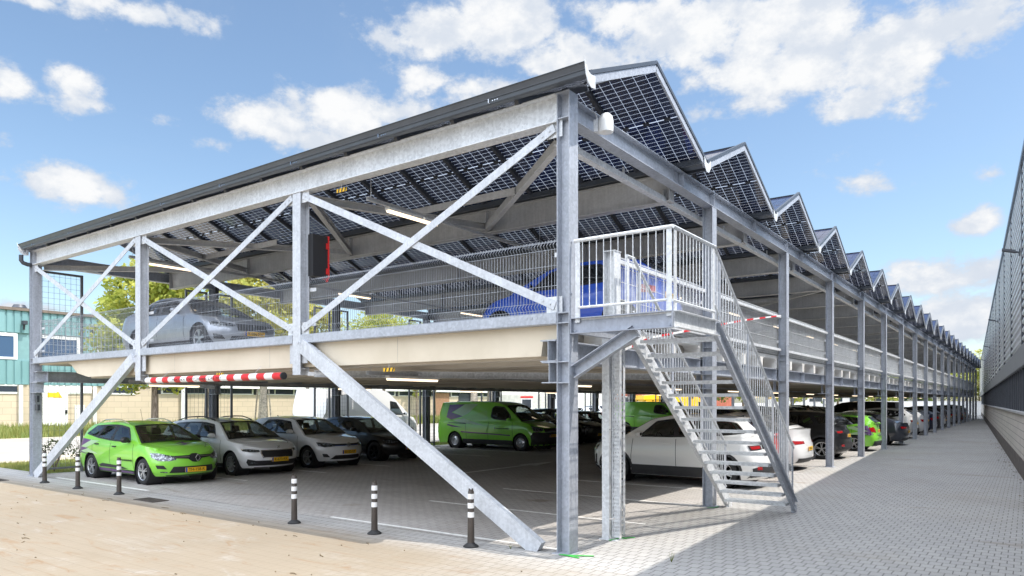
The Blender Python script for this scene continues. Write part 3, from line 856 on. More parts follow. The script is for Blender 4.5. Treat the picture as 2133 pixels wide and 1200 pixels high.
mb = MB(); mb.channel((.98, .03, 2.81), (.10, .03, 2.33), .16, -.10, .011, (0, 0, 1)); mb.build('knee_brace', 'steel', st)
def grating(mb, x0, x1, y0, y1, z, h=.030, a=.033, b=.10):
    nx = max(2, int((x1 - x0) / b)); ny = max(2, int((y1 - y0) / a))
    for i in range(nx + 1):
        x = x0 + (x1 - x0) * i / nx; mb.box(x - .0025, x + .0025, y0, y1, z - h * .6, z - .002)
    for i in range(ny + 1):
        y = y0 + (y1 - y0) * i / ny; mb.box(x0, x1, y - .0018, y + .0018, z - h, z)
mb = MB(); grating(mb, .17, SX1 - .01, YL0 + .02, YL1 + .05, ZL); mb.build('landing_grating', 'steel_light', st)
NTR = 15
for i in range(NTR):
    f = (i + 1) / (NTR + 1); z = ZL * (1 - f); y = YL1 + (YF - YL1) * f
    mb = MB(); x0, x1 = SX0 + .045, SX1 - .045
    grating(mb, x0, x1, y - .13, y + .13, z, .03, .04, .05)
    mb.box(x0, x1, y - .135, y - .130, z - .042, z + .001); mb.box(x0, x1, y + .130, y + .136, z - .046, z + .001)
    mb.box(x0 - .006, x0, y - .10, y + .10, z - .046, z); mb.box(x1, x1 + .006, y - .10, y + .10, z - .046, z)
    mb.build('tread', 'steel_light', st)
sl = Vector((0, YF - YL1, -ZL)).normalized(); up_ = sl.cross(Vector((1, 0, 0))); up_ = up_ if up_.z > 0 else -up_
for x, b, nm in ((SX0, .06, 'in'), (SX1, .06, 'out')):
    mb = MB(); top = Vector((x, YL1 + .02, ZL - .09)); bot = Vector((x, YF + .02, .10))
    mb.channel(top, bot, .21, .055 if nm == 'out' else -.055, .009, (0, 0, 1))
    mb.box(x - .03, x + .03, YF - .06, YF + .10, .0, .13)
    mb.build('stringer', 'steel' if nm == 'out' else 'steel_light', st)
def rail(pts, zoff, r, name='handrail'):
    mb = MB(); mb.tube([Vector(p) + Vector((0, 0, zoff)) for p in pts], r, 8); return mb.build(name, 'steel_light', st, 40)
HR = .98
out = [(SX1 + .01, YL0, ZL), (SX1 + .01, YL1, ZL), (SX1 + .01, YF - .05, .16)]
inn = [(SX0 - .03, YL1 - .15, ZL), (SX0 - .03, YL1 + .05, ZL), (SX0 - .03, YF - .05, .16)]
rail([(.14, YL0, ZL), (SX1 + .01, YL0, ZL)], HR, .024); rail([(.20, YL0, ZL), (SX1 - .06, YL0, ZL)], .13, .017, 'lower_rail')
rail(out, HR, .024); rail(out[:2], .12, .017, 'lower_rail'); rail([out[1], out[2]], .22, .014, 'lower_rail')
rail(inn, HR, .024); rail(inn[1:], .22, .014, 'lower_rail')
def baluster(p, z0): mb = MB(); mb.tube([p + Vector((0, 0, z0)), p + Vector((0, 0, HR))], .0065, 6); mb.build('baluster', 'steel_light', st)
for i in range(1, 13):
    baluster(Vector((.16 + (SX1 - .16) * i / 13, YL0, ZL)), .13); baluster(Vector((SX1 + .01, YL0 + (YL1 - YL0) * i / 13, ZL)), .12)
for path in (out, inn):
    a, b = Vector(path[1]), Vector(path[2])
    N = 36
    for i in range(1, N): baluster(a + (b - a) * (i / N), .22)
    for f in (.05, .36, .68, .985):
        p = a + (b - a) * f; mb = MB(); mb.box(p.x - .007, p.x + .007, p.y - .035, p.y + .035, p.z - .12, p.z + HR - .02); mb.build('post', 'steel', st)
for x, y, ax in ((.19, YL0, 0), (SX1 - .035, YL0, 0), (SX1 + .01, YL0 + .07, 1), (SX1 + .01, YL1 - .04, 1), (SX0 - .03, YL1 - .12, 1)):
    mb = MB(); a, b = (.032, .007) if ax == 0 else (.007, .032)
    mb.box(x - a, x + a, y - b, y + b, ZL - .06, ZL + HR - .02); mb.build('post', 'steel_light', st)

# cable post beside the landing
cp = thing('cable_post', 'galvanised post with perforated cable ladders behind the near corner column', 'post', (0.03, 1.2, 0))
mb = MB(); mb.ibeam((-.02, 0, 2.95), (-.02, 0, 4.09), .17, .20, .011, .008, (1, 0, 0)); mb.box(-.11, .075, -.10, .10, 4.09, 4.10); mb.build('post', 'steel_light', cp)
mb = MB(); mb.ibeam((-.075, 0, 0), (-.075, 0, 2.945), .18, .115, .011, .008, (0, 1, 0)); mb.box(-.16, .13, -.13, .13, 0, .010); mb.build('post', 'steel_light', cp)
for y, x0, x1 in ((-.055, .035, .125), (.125, -.06, .09)):
    mb = MB(); zz = [.05 + i * .055 for i in range(51)]
    for i, z in enumerate(zz):
        for j in range(4):
            xa = x0 + (x1 - x0) * j / 4; xa += .012 if i % 2 else 0
            mb.box(xa, xa + .015, y - .003, y + .003, z, z + .055)
        mb.box(x0, x1 + .012, y - .0035, y + .0035, z - .012, z + .012)
    mb.box(x0 - .008, x0, y - .03, y + .03, .03, 2.85); mb.box(x1 + .012, x1 + .02, y - .03, y + .03, .03, 2.85)
    mb.build('cable_ladder', 'steel_light', cp)
mb = MB()
for z in (.30, 1.56): mb.bar((-.02, -.075, z), (.15, .0, z), .03, .02)
mb.build('clip', 'chrome', cp)

# floodlight on the side beam
fl = thing('floodlight', 'round white floodlight on the roof side beam beside the near corner column', 'floodlight', (.11, .56, 5.66))
mb = MB(); mb.box(.0, .06, -.07, .07, -.09, .07); mb.build('bracket', 'steel_light', fl)
mb = MB(); mb.lathe([(.0, .14), (.05, .135), (.085, .10), (.10, .03), (.10, -.07), (.095, -.11)], 20, 'z', (.15, 0, 0)); mb.build('lamp_hood', 'white', fl, 35)
mb = MB(); mb.lathe([(.088, -.105), (.0, -.125)], 20, 'z', (.15, 0, 0)); mb.build('lens', 'reflect', fl, 35)
mb = MB(); mb.tube([(.03, -.02, .07), (.02, -.05, .16), (.0, -.1, .17), (-.02, -.06, .24), (-.05, -.1, .27)], .008, 5); mb.build('cable', 'steel_dull', fl)

# height limit bar
hb = thing('height_bar', 'red and white striped height limit bar hanging under the front edge of the deck', 'height bar', (-7.92, -.22, 2.405))
t = NT('striped_bar'); o_ = t.obj(); sp_ = t.n('ShaderNodeSeparateXYZ'); t.L.new(o_, sp_.inputs[0])
fr = t.math('FRACT', t.math('MULTIPLY', t.math('ADD', sp_.outputs[0], 100 * .46 + .23), 1 / .46))
t.base(t.mix(t.math('GREATER_THAN', fr, .5), (.62, .02, .025), (.80, .80, .79))); t.rough(.35); MATS['striped'] = t.m
mb = MB(); mb.tube([(-2.30, 0, 0), (2.30, 0, 0)], .062, 20); mb.build('bar', 'striped', hb, 40)
mb = MB(); mb.tube([(2.30, 0, 0), (2.335, 0, 0)], .064, 20); mb.tube([(-2.30, 0, 0), (-2.335, 0, 0)], .064, 20); mb.build('end_cap', 'black', hb, 40)
mb = MB()
for x in (-1.7, 1.45): mb.tube([(x, .02, .06), (x, .16, .20)], .004, 4)
mb.build('hanger', 'steel_dull', hb)
lettering('maximale doorrijhoogte 2.45 mtr', .085, 'ink', hb, (-.35, 0, 0), (1, 0, 0), (0, 0, 1), 'lettering', 1.75, .0625)

# black cabinet with a red edge on the hanging post
cb = thing('hose_cabinet', 'black cabinet with a red edge mounted on the middle front post above the fence', 'cabinet', (FX[1] + .13, .02, 4.13))
mb = MB(); mb.box(0, .13, .02, .34, 0, .72); mb.build('case', 'black', cb)
mb = MB(); mb.box(-.01, .145, .341, .365, -.01, .73); mb.build('door', 'red', cb)
mb = MB()
for z in (.06, .50): mb.box(.131, .15, .30, .34, z, z + .10)
mb.build('hinge', 'red', cb)
mb = MB(); mb.box(.10, .13, .32, .35, -.07, -.01); mb.build('latch', 'red', cb)

# emergency exit marks: small yellow tags under the lamps and the deck
for x, y, z, lb in ((-4.35, .0, 5.45, 'small yellow and black warning tag hung under the near end of the solar roof'), (-3.3, .05, 2.46, 'small yellow and black warning tag under the front deck edge near the corner'),
                    (-7.95, .05, 2.49, 'small yellow warning tag just above the striped height bar')):
    t_ = thing('warning_tag', lb, 'tag', (x, y, z), 0, 'yellow warning tags'); mb = MB(); mb.box(-.12, .12, -.01, .0, -.03, .03); mb.mi = 1
    for q in (-.07, .01, .09): mb.plate([(q - .02, -.012, -.029), (q + .01, -.012, -.029), (q + .03, -.012, .029), (q, -.012, .029)], (0, 1, 0), .001)
    mb.build('plate', ['yellow', 'black'], t_)
    mb = MB(); mb.tube([(0, -.005, .03), (0, -.005, .40 if z > 4 else .12)], .004, 4); mb.build('wire', 'steel_light', t_)

# barrier tape tied across the stair
t = NT('barrier_tape'); sp_ = t.n('ShaderNodeSeparateXYZ'); t.L.new(t.obj(), sp_.inputs[0])
fr = t.math('FRACT', t.math('MULTIPLY', sp_.outputs[1], 1 / .9)); t.base(t.mix(t.math('GREATER_THAN', fr, .5), (.65, .02, .025), (.80, .80, .79))); t.rough(.5); MATS['tape'] = t.m
mb = MB(); P = [Vector((-.05, 1.30, 2.62)), Vector((.10, 2.3, 2.95)), Vector((.10, 4.6, 3.30)), Vector((.02, 7.0, 3.66)), Vector((.0, 9.85, 4.04))]
for a, b in zip(P[:-1], P[1:]): mb.bar(a, b, .002, .034)
tag(mb.build('barrier_tape', 'tape'), 'red and white barrier tape stretched along the outside of the upper fence behind the stair', 'tape')

# bollards
BP = [(-14.404, -.57, 'leftmost, beside the foot of the left strut'), (-12.521, -.617, 'second from left, before the green estate rear wheel'), (-10.733, -.558, 'third from left, before the green estate front door'),
      (-4.751, -.639, 'left one of the right-hand three'), (-3.022, -.522, 'middle one of the right-hand three'), (-1.266, -.417, 'rightmost, in front of the right strut')]
proto = None
for x, y, w in BP:
    if proto is None:
        proto = b = thing('bollard', '', 'bollard', (x, y, 0), 0, 'flexible bollards along the front of the deck')
        mb = MB(); mb.lathe([(.0, .0), (.105, .0), (.105, .014), (.085, .03), (.055, .05), (.049, .06)], 16); mb.build('base', 'rubber', b, 50)
        mb = MB(); mb.lathe([(.049, .055), (.045, .30), (.041, .745), (.034, .755), (.034, .77), (0, .77)], 20)
        for a in (0, 1.57, 3.14, 4.71): mb.box(.03 * math.cos(a) - .006, .03 * math.cos(a) + .006, .03 * math.sin(a) - .006, .03 * math.sin(a) + .006, .765, .785)
        mb.build('tube', 'bollard', b, 40)
        for z in (.40, .523, .646):
            mb = MB(); mb.lathe([(.0455, z), (.0445, z + .072)], 20, close=True); mb.build('reflective_band', 'reflect', b, 40)
    else: b = copy_tree(proto); b.location = (x, y, 0)
    b['label'] = f'brown bollard with three white bands, {w}'

# things lying on the paving
for pts, lb in (([(.28, -.18, .008), (.12, -.165, .012), (-.02, -.155, .009), (.10, -.15, .014), (.22, -.08, .010), (.38, .02, .008)], 'green webbing strap lying round the foot of the near corner column'),
                ([(.05, 1.05, .008), (.10, 1.20, .012), (.18, 1.32, .009), (.08, 1.22, .012), (.24, 1.45, .008)], 'green webbing strap lying at the foot of the cable post'),
                ([(.02, 4.93, .008), (.12, 4.9, .010), (.16, 5.1, .008)], 'green webbing strap at the foot of the second column by the stair')):
    mb = MB()
    for a, b in zip(pts[:-1], pts[1:]): mb.bar(a, b, .035, .005)
    tag(mb.build('strap', 'green'), lb, 'strap', 'green straps')
for x, y, lb in ((-16.1, -1.02, 'flat cast-iron drain cover in the paving by the left front corner'), (-9.3, -.62, 'flat cast-iron drain cover between the third and fourth bollards')):
    mb = MB(); mb.box(x - .38, x + .38, y - .16, y + .16, .001, .012)
    for q in range(6): mb.box(x - .34 + q * .115, x - .30 + q * .115, y - .13, y + .13, .012, .017)
    tag(mb.build('drain_cover', plain('cast_iron', (.07, .058, .05), .8, .2, 0, 0, .3, 8)), lb, 'drain cover', 'drain covers')
# ------------------------------------------------------------------ vehicles
def smooth_tab(tab):
    xs = [a for a, b in tab]; ys = [b for a, b in tab]; n = len(xs)
    d = [(ys[i + 1] - ys[i]) / (xs[i + 1] - xs[i]) for i in range(n - 1)]
    m = [d[0]] + [0 if d[i - 1] * d[i] <= 0 else 2 * d[i - 1] * d[i] / (d[i - 1] + d[i]) for i in range(1, n - 1)] + [d[-1]]
    def f(x):
        if x <= xs[0]: return ys[0] + m[0] * (x - xs[0]) * .0
        if x >= xs[-1]: return ys[-1]
        i = 0
        while x > xs[i + 1]: i += 1
        h = xs[i + 1] - xs[i]; t = (x - xs[i]) / h
        return (2 * t ** 3 - 3 * t * t + 1) * ys[i] + (t ** 3 - 2 * t * t + t) * h * m[i] + (-2 * t ** 3 + 3 * t * t) * ys[i + 1] + (t ** 3 - t * t) * h * m[i + 1]
    return f

def tri2d(outer, holes=(), maxlen=.14):
    """triangulated, refined 2-D region -> (points, triangles)"""
    loops = [[Vector((x, y, 0)) for x, y in outer]] + [[Vector((x, y, 0)) for x, y in h] for h in holes]
    flat = [p for l in loops for p in l]
    tris = tessellate_polygon(loops)
    bm = bmesh.new(); vs = [bm.verts.new(p) for p in flat]
    for t_ in tris:
        try: bm.faces.new([vs[i] for i in t_])
        except ValueError: pass
    for _ in range(5):
        es = [e for e in bm.edges if e.calc_length() > maxlen]
        if not es: break
        bmesh.ops.subdivide_edges(bm, edges=es, cuts=1, use_grid_fill=False)
        bmesh.ops.triangulate(bm, faces=[f for f in bm.faces if len(f.verts) > 3])
    bm.verts.index_update()
    P = [(v.co.x, v.co.y) for v in bm.verts]; F = [tuple(v.index for v in f.verts) for f in bm.faces]
    bm.free(); return P, F

def inset2d(poly, d):
    n = len(poly); out = []
    A = sum(poly[i][0] * poly[(i + 1) % n][1] - poly[(i + 1) % n][0] * poly[i][1] for i in range(n))
    s = 1 if A > 0 else -1
    for i in range(n):
        p0, p1, p2 = Vector(poly[i - 1]), Vector(poly[i]), Vector(poly[(i + 1) % n])
        e1, e2 = (p1 - p0).normalized(), (p2 - p1).normalized()
        n1, n2 = Vector((-e1.y, e1.x)) * s, Vector((-e2.y, e2.x)) * s
        b = (n1 + n2); k = b.dot(n1); b = b / max(k, .45) if k else n1
        out.append((p1.x + b.x * d, p1.y + b.y * d))
    return out

def round_poly(poly, r, n=3):
    out = []; m = len(poly)
    for i in range(m):
        p0, p1, p2 = Vector(poly[i - 1]), Vector(poly[i]), Vector(poly[(i + 1) % m])
        a, b = (p0 - p1), (p2 - p1); q = min(r, a.length * .4, b.length * .4)
        A, B = p1 + a.normalized() * q, p1 + b.normalized() * q
        for k in range(n + 1):
            t = k / n; c = A * (1 - t) ** 2 + p1 * 2 * t * (1 - t) + B * t * t; out.append((c.x, c.y))
    return out

TYPES = {
 'estate': dict(L=4.45, W=1.76, H=1.46, wb=2.63, fo=.86, R=.312, cf=.62, nf=1.9, cr=.34, nr=3.2,
    nose=[(.2, .10), (.32, .02), (.45, 0), (.62, .02), (.74, .09), (.9, .26)], tail=[(.2, .10), (.35, .0), (.55, 0), (.75, .06), (.95, .10)],
    hood=[(0, .70), (.2, .765), (.5, .83), (.9, .90), (1.15, .945), (1.6, .955), (2.6, .985), (3.6, 1.02), (4.45, 1.05)],
    cab=(1.08, 1.86, 4.02, 4.36), roof=[(1.86, 1.375), (2.2, 1.435), (2.7, 1.455), (3.3, 1.44), (4.02, 1.385)], rw=.70,
    wins=[[(1.62, .995), (1.98, 1.325), (2.37, 1.375), (2.40, 1.00)], [(2.50, 1.005), (2.47, 1.38), (3.10, 1.375), (3.28, 1.04)], [(3.36, 1.055), (3.20, 1.372), (3.72, 1.335), (4.00, 1.12)]], rails=True, seams=[1.32, 2.45, 3.42]),
 'hatch': dict(L=4.25, W=1.79, H=1.48, wb=2.63, fo=.84, R=.316, cf=.60, nf=1.95, cr=.40, nr=3.0,
    nose=[(.2, .10), (.32, .02), (.45, 0), (.62, .01), (.74, .07), (.9, .25)], tail=[(.2, .12), (.35, .0), (.55, 0), (.75, .05), (.95, .12)],
    hood=[(0, .71), (.2, .78), (.5, .85), (.9, .92), (1.12, .96), (1.6, .97), (2.6, 1.0), (3.5, 1.03), (4.25, 1.05)],
    cab=(1.04, 1.78, 3.66, 4.14), roof=[(1.78, 1.395), (2.1, 1.455), (2.6, 1.48), (3.1, 1.465), (3.66, 1.41)], rw=.71,
    wins=[[(1.55, 1.01), (1.90, 1.345), (2.35, 1.395), (2.38, 1.015)], [(2.48, 1.02), (2.45, 1.40), (3.00, 1.385), (3.34, 1.09), (3.30, 1.05)]], seams=[1.28, 2.43, 3.30]),
 'saloon': dict(L=4.70, W=1.83, H=1.44, wb=2.81, fo=.84, R=.325, cf=.62, nf=1.9, cr=.42, nr=2.8,
    nose=[(.2, .10), (.32, .02), (.45, 0), (.6, .02), (.7, .08), (.85, .28)], tail=[(.2, .12), (.35, .0), (.6, .0), (.8, .03), (1.0, .10)],
    hood=[(0, .66), (.2, .735), (.5, .80), (.95, .875), (1.25, .925), (1.7, .94), (2.8, .975), (3.8, 1.01), (4.3, 1.03), (4.70, 1.02)],
    cab=(1.18, 2.02, 3.55, 4.30), roof=[(2.02, 1.355), (2.35, 1.415), (2.8, 1.435), (3.2, 1.415), (3.55, 1.355)], rw=.68,
    wins=[[(1.74, .985), (2.10, 1.295), (2.58, 1.355), (2.62, .99)], [(2.72, .995), (2.68, 1.36), (3.22, 1.345), (3.72, 1.10), (3.70, 1.045)]], seams=[1.45, 2.67, 3.6]),
 'suv': dict(L=4.45, W=1.86, H=1.62, wb=2.675, fo=.89, R=.355, cf=.55, nf=2.0, cr=.42, nr=2.9,
    nose=[(.24, .14), (.36, .03), (.5, 0), (.75, .0), (.88, .06), (1.0, .2)], tail=[(.24, .16), (.4, .0), (.6, 0), (.85, .07), (1.1, .16)],
    hood=[(0, .84), (.2, .92), (.5, .985), (.9, 1.045), (1.15, 1.08), (1.6, 1.09), (2.6, 1.11), (3.5, 1.14), (4.45, 1.17)],
    cab=(1.08, 1.80, 3.80, 4.28), roof=[(1.80, 1.52), (2.1, 1.585), (2.6, 1.62), (3.2, 1.605), (3.80, 1.54)], rw=.72,
    wins=[[(1.58, 1.135), (1.94, 1.475), (2.38, 1.53), (2.42, 1.14)], [(2.52, 1.145), (2.48, 1.535), (3.10, 1.52), (3.36, 1.20), (3.30, 1.16)], [(3.44, 1.21), (3.25, 1.50), (3.70, 1.46), (3.92, 1.25)]], clad=True, seams=[1.32, 2.47, 3.36]),
 'van': dict(L=5.0, W=1.95, H=1.96, wb=3.10, fo=.95, R=.335, cf=.55, nf=2.1, cr=.14, nr=5,
    nose=[(.24, .12), (.36, .03), (.5, 0), (.8, .02), (.95, .08), (1.12, .22)], tail=[(.24, .02), (.5, .0), (1.0, 0), (1.2, .0)],
    hood=[(0, .92), (.2, 1.0), (.5, 1.075), (.85, 1.14), (1.05, 1.17), (1.5, 1.16), (3.0, 1.16), (5.0, 1.16)],
    cab=(.92, 1.78, 4.86, 4.99), roof=[(1.78, 1.80), (2.1, 1.90), (2.6, 1.95), (3.6, 1.96), (4.86, 1.92)], rw=.80,
    wins=[[(1.42, 1.19), (1.50, 1.42), (1.86, 1.74), (2.30, 1.78), (2.42, 1.70), (2.46, 1.34), (2.30, 1.26)]], seams=[1.30, 2.56, 3.72], dark_bumper=True, steelrim=True, norear=True),
 'highvan': dict(L=6.6, W=2.02, H=2.68, wb=3.9, fo=1.0, R=.345, cf=.55, nf=2.1, cr=.12, nr=5,
    nose=[(.24, .12), (.36, .03), (.5, 0), (.8, .02), (1.0, .08), (1.2, .22)], tail=[(.24, .02), (.5, .0), (1.0, 0), (1.3, .0)],
    hood=[(0, .95), (.2, 1.05), (.5, 1.15), (.85, 1.24), (1.05, 1.27), (1.5, 1.26), (3.0, 1.26), (6.6, 1.26)],
    cab=(.95, 2.25, 6.42, 6.59), roof=[(2.25, 2.40), (2.7, 2.58), (3.3, 2.66), (5.0, 2.68), (6.42, 2.60)], rw=.84,
    wins=[[(1.50, 1.34), (1.95, 1.92), (2.45, 1.98), (2.50, 1.38)]], seams=[1.40, 2.62, 3.9], steelrim=True, norear=True),
}

def make_car(kind, col, name, label, cat, loc, rz, group=None, lod=1, plate=None, front=None, decals=None, rim='alloy', rimn=5, over=None, glass=None, metallic=0):
    S = dict(TYPES[kind]); S.update(over or {})
    L, W, H, R_ = S['L'], S['W'], S['H'], S['R']
    gc = S.get('gc', .21)
    nose, tail, ztop, roof = smooth_tab(S['nose']), smooth_tab(S['tail']), smooth_tab(S['hood']), smooth_tab(S['roof'])
    ftab = smooth_tab([(0, .90), (.15, .955), (.5, 1.0), (.8, .985), (1, .945)])
    cf, nf, cr, nr = S['cf'], S['nf'], S['cr'], S['nr']
    xa, xb = S['fo'], S['fo'] + S['wb']; AR = R_ + .055
    xc, xw, xr, xt = S['cab']
    root = thing(name, label, cat, loc, rz, group)
    body = paint('paint_%02d_%02d_%02d' % tuple(int(c * 99) for c in col), col, metallic)
    def P(xf, y, z): return (L / 2 - xf, y, z)
    def wz(z, zt): return W / 2 * ftab(max(0, min(1, (z - gc) / (zt - gc))))
    def bow(c_, e, n_): return c_ * (1 - max(0, 1 - min(1, abs(e)) ** n_) ** (1 / n_))
    def zf_of(eta): return ztop(bow(cf, eta, nf) * .9 + .02)
    def front(eta, z): return nose(z) + bow(cf, eta, nf)
    def rear(eta, z): return L - tail(z) - bow(cr, eta, nr)
    def plan(x, z):
        """share of the full half width left at x by the rounded corners"""
        k = 1.0
        a = x - nose(z)
        if a < cf: k = min(k, max(0, 1 - (1 - max(0, a / cf)) ** nf) ** (1 / nf))
        b = L - tail(z) - x
        if b < cr: k = min(k, max(0, 1 - (1 - max(0, b / cr)) ** nr) ** (1 / nr))
        return k
    def sidelow(x, z): return wz(z, ztop(x)) * plan(x, z)
    xm = (xw + xr) / 2
    def wr(x): return W / 2 * S['rw'] * (1 - .05 * ((x - xm) / max(.5, (xr - xw) / 2)) ** 2)
    def rz_(x): return roof(min(max(x, xw), xr))
    # roof edge line of the cabin side: pillars run from the belt up to the roof curve
    def edge(x):
        if x < xw: t = max(0, (x - xc) / (xw - xc)); t = t ** .92; return ztop(xc) + (roof(xw) - ztop(xc)) * t
        if x > xr: t = max(0, (xt - x) / (xt - xr)); return ztop(xt) + (roof(xr) - ztop(xt)) * t ** .9
        return roof(x)
    def sideup(x, z):
        zb = ztop(x); top = max(rz_(x), zb + .15)
        tau = max(0, min(1, (z - zb) / (top - zb))); wb_ = sidelow(x, zb) - .012
        wt = min(wr(x), wb_)
        return wb_ + (wt - wb_) * tau ** 1.25
    def side(x, z): return sideup(x, z) if z > ztop(x) else sidelow(x, z)
    # ---- lower shell
    nE = 17 if lod else 11
    etas = [math.sin(math.pi / 2 * (-1 + 2 * i / (nE - 1))) for i in range(nE)]
    ts = [0, .08, .18, .3, .42, .55, .68, .8, .9, .96, 1.0] if lod else [0, .2, .45, .7, .9, 1.0]
    na = 12 if lod else 8
    arch = lambda xc_: [xc_ - AR * math.cos(math.pi * i / na) for i in range(na + 1)]
    xs = []
    x0, x1 = cf + .06, L - cr - .06
    a0, a1 = xa - AR, xb + AR
    if x0 < a0 - .05: xs += [x0 + (a0 - x0) * i / 2 for i in range(2)]
    xs += [x for x in arch(xa) if x > min(x0, a0 + .02) - 9]
    m0, m1 = xa + AR, xb - AR; nm = 10 if lod else 5
    xs += [m0 + (m1 - m0) * i / nm for i in range(1, nm)]
    xs += arch(xb)
    if a1 < x1 - .05: xs += [a1 + (x1 - a1) * i / 3 for i in range(1, 4)]
    xs = [x for x in xs if x > cf * .55]
    xs = sorted(set(round(x, 4) for x in xs))
    if xs[-1] > L - cr: xs = [x for x in xs if x < L - cr * .6]
    def zlow(x):
        z = gc
        for xx in (xa, xb):
            d = x - xx
            if abs(d) < AR: z = max(z, R_ + math.sqrt(max(0, AR * AR - d * d)))
        return z
    def fr_pt(e, z, w):
        # the front row ends on the first side station, so the corner closes without a step
        xm_ = xs[0] - .015; x = front(e, z)
        if x > xm_: x = xm_; w = min(w, w * plan(x, z) / max(.05, abs(e)))
        return (x, -e * w, z)
    def re_pt(e, z, w):
        xm_ = xs[-1] + .015; x = rear(e, z)
        if x < xm_: x = xm_; w = min(w, w * plan(x, z) / max(.05, abs(e)))
        return (x, -e * w, z)
    def ring(t):
        pts = []
        for e in etas:                                  # front, left to right (+y first)
            zt = zf_of(e); z = gc + t * (zt - gc); w = wz(z, zt)
            pts.append(P(*fr_pt(e, z, w)))
        for sg in (-1,):
            for x in xs:
                zt = ztop(x); z0 = zlow(x); z = z0 + t * (zt - z0); pts.append(P(x, sg * sidelow(x, z), z))
        for e in reversed(etas):
            zt = ztop(L - .15); z = gc + t * (zt - gc); w = wz(z, zt)
            pts.append(P(*re_pt(e, z, w)))
        for x in reversed(xs):
            zt = ztop(x); z0 = zlow(x); z = z0 + t * (zt - z0); pts.append(P(x, sidelow(x, z), z))
        return pts
    mb = MB(); rings = [ring(t) for t in ts]; n = len(rings[0])
    vs = [p for r in rings for p in r]
    fs = [(i * n + k, i * n + (k + 1) % n, (i + 1) * n + (k + 1) % n, (i + 1) * n + k) for i in range(len(ts) - 1) for k in range(n)]
    mb.add(vs, fs)
    # hood and boot lids
    top = rings[-1]; nx = len(xs)
    def crossrow(x, amp=.045):
        w = sidelow(x, ztop(x)); return [P(x, -e * w, ztop(x) + amp * (1 - abs(e) ** 2.2)) for e in etas]
    def lid(rows):
        o = len(mb.v); m = len(etas)
        mb.add([p for r in rows for p in r], [(i * m + k, i * m + k + 1, (i + 1) * m + k + 1, (i + 1) * m + k) for i in range(len(rows) - 1) for k in range(m - 1)])
    hx = [x for x in xs if x < xc + .22]
    if not hx or hx[-1] < xc: hx.append(xc + .1)
    lid([top[:nE]] + [crossrow(x) for x in hx])
    bx = [x for x in xs if x > xt - .12]
    back = [P(L / 2 - p[0], p[1], p[2]) for p in top[nE + nx:nE + nx + nE]]
    lid([crossrow(x, .03) for x in ([xt - .12] + bx)] + [list(reversed(back))])
    # ---- cabin sides with window openings
    wins = [round_poly(w, .05) for w in S['wins']]
    outer = []
    N1 = 7
    outer += [(xc + (xw - xc) * i / N1, edge(xc + (xw - xc) * i / N1)) for i in range(N1)]
    outer += [(xw + (xr - xw) * i / 10, roof(xw + (xr - xw) * i / 10)) for i in range(11)]
    outer += [(xr + (xt - xr) * i / 5, edge(xr + (xt - xr) * i / 5)) for i in range(1, 6)]
    outer += [(xt + (xc - xt) * i / 12, ztop(xt + (xc - xt) * i / 12) - .003) for i in range(1, 12)]
    see = bool(lod)
    PP, FF = tri2d(outer, wins if see else (), .16)
    for sg in (-1, 1):
        mb.add([P(x, sg * sideup(x, z), z) for x, z in PP], FF)
    # roof
    rows = []; nR = 12
    re_ = [-1, -.96, -.85, -.6, -.3, 0, .3, .6, .85, .96, 1]
    for i in range(nR + 1):
        x = xw + (xr - xw) * i / nR
        xo = lambda e: x + (-.07 * (1 - e * e) if i == 0 else .05 * (1 - e * e) if i == nR else 0)
        rows.append([P(xo(e), e * wr(x), roof(x) + .035 * (1 - abs(e) ** 3)) for e in re_])
    m = len(re_); mb.add([p for r in rows for p in r], [(i * m + k, i * m + k + 1, (i + 1) * m + k + 1, (i + 1) * m + k) for i in range(nR) for k in range(m - 1)])
    # rear face of the cabin
    def rface(e, s):
        x = xr + (xt - xr) * s; z = edge(x) if s < .999 else ztop(xt)
        w = sideup(x, z); return P(x + (.05 + .06 * s) * (1 - e * e), e * w, z + .035 * (1 - s) * (1 - abs(e) ** 3) + .03 * s * (1 - abs(e) ** 2.2))
    def wface(e, s):
        x = xc + (xw - xc) * s; z = edge(x) if s > .001 else ztop(xc)
        w = sideup(x, z); return P(x - (.13 * (1 - s) + .07 * s) * (1 - e * e), e * w, z + (.035 * s + .045 * (1 - s)) * (1 - abs(e) ** 2.4))
    def facegrid(f, e0, e1, s0, s1, off=0, ne=8, ns=6):
        pts = [[Vector(f(e0 + (e1 - e0) * i / ne, s0 + (s1 - s0) * j / ns)) for i in range(ne + 1)] for j in range(ns + 1)]
        v = [p for r in pts for p in r]; k = ne + 1
        return v, [(j * k + i, j * k + i + 1, (j + 1) * k + i + 1, (j + 1) * k + i) for j in range(ns) for i in range(ne)]
    def offset(v, d): return [Vector(p) + Vector(d) for p in v]
    rs0, rs1 = (.06, .80)
    if S.get('norear'): mb.add(*facegrid(rface, -1, 1, 0, 1))
    else:
        for a in ((-1, 1, 0, rs0), (-1, 1, rs1, 1), (-1, -.86, rs0, rs1), (.86, 1, rs0, rs1)): mb.add(*facegrid(rface, *a, 0, 6, 5))
    mb.add(*facegrid(wface, -1, -.93, 0, 1)); mb.add(*facegrid(wface, .93, 1, 0, 1))
    mb.mi = 1
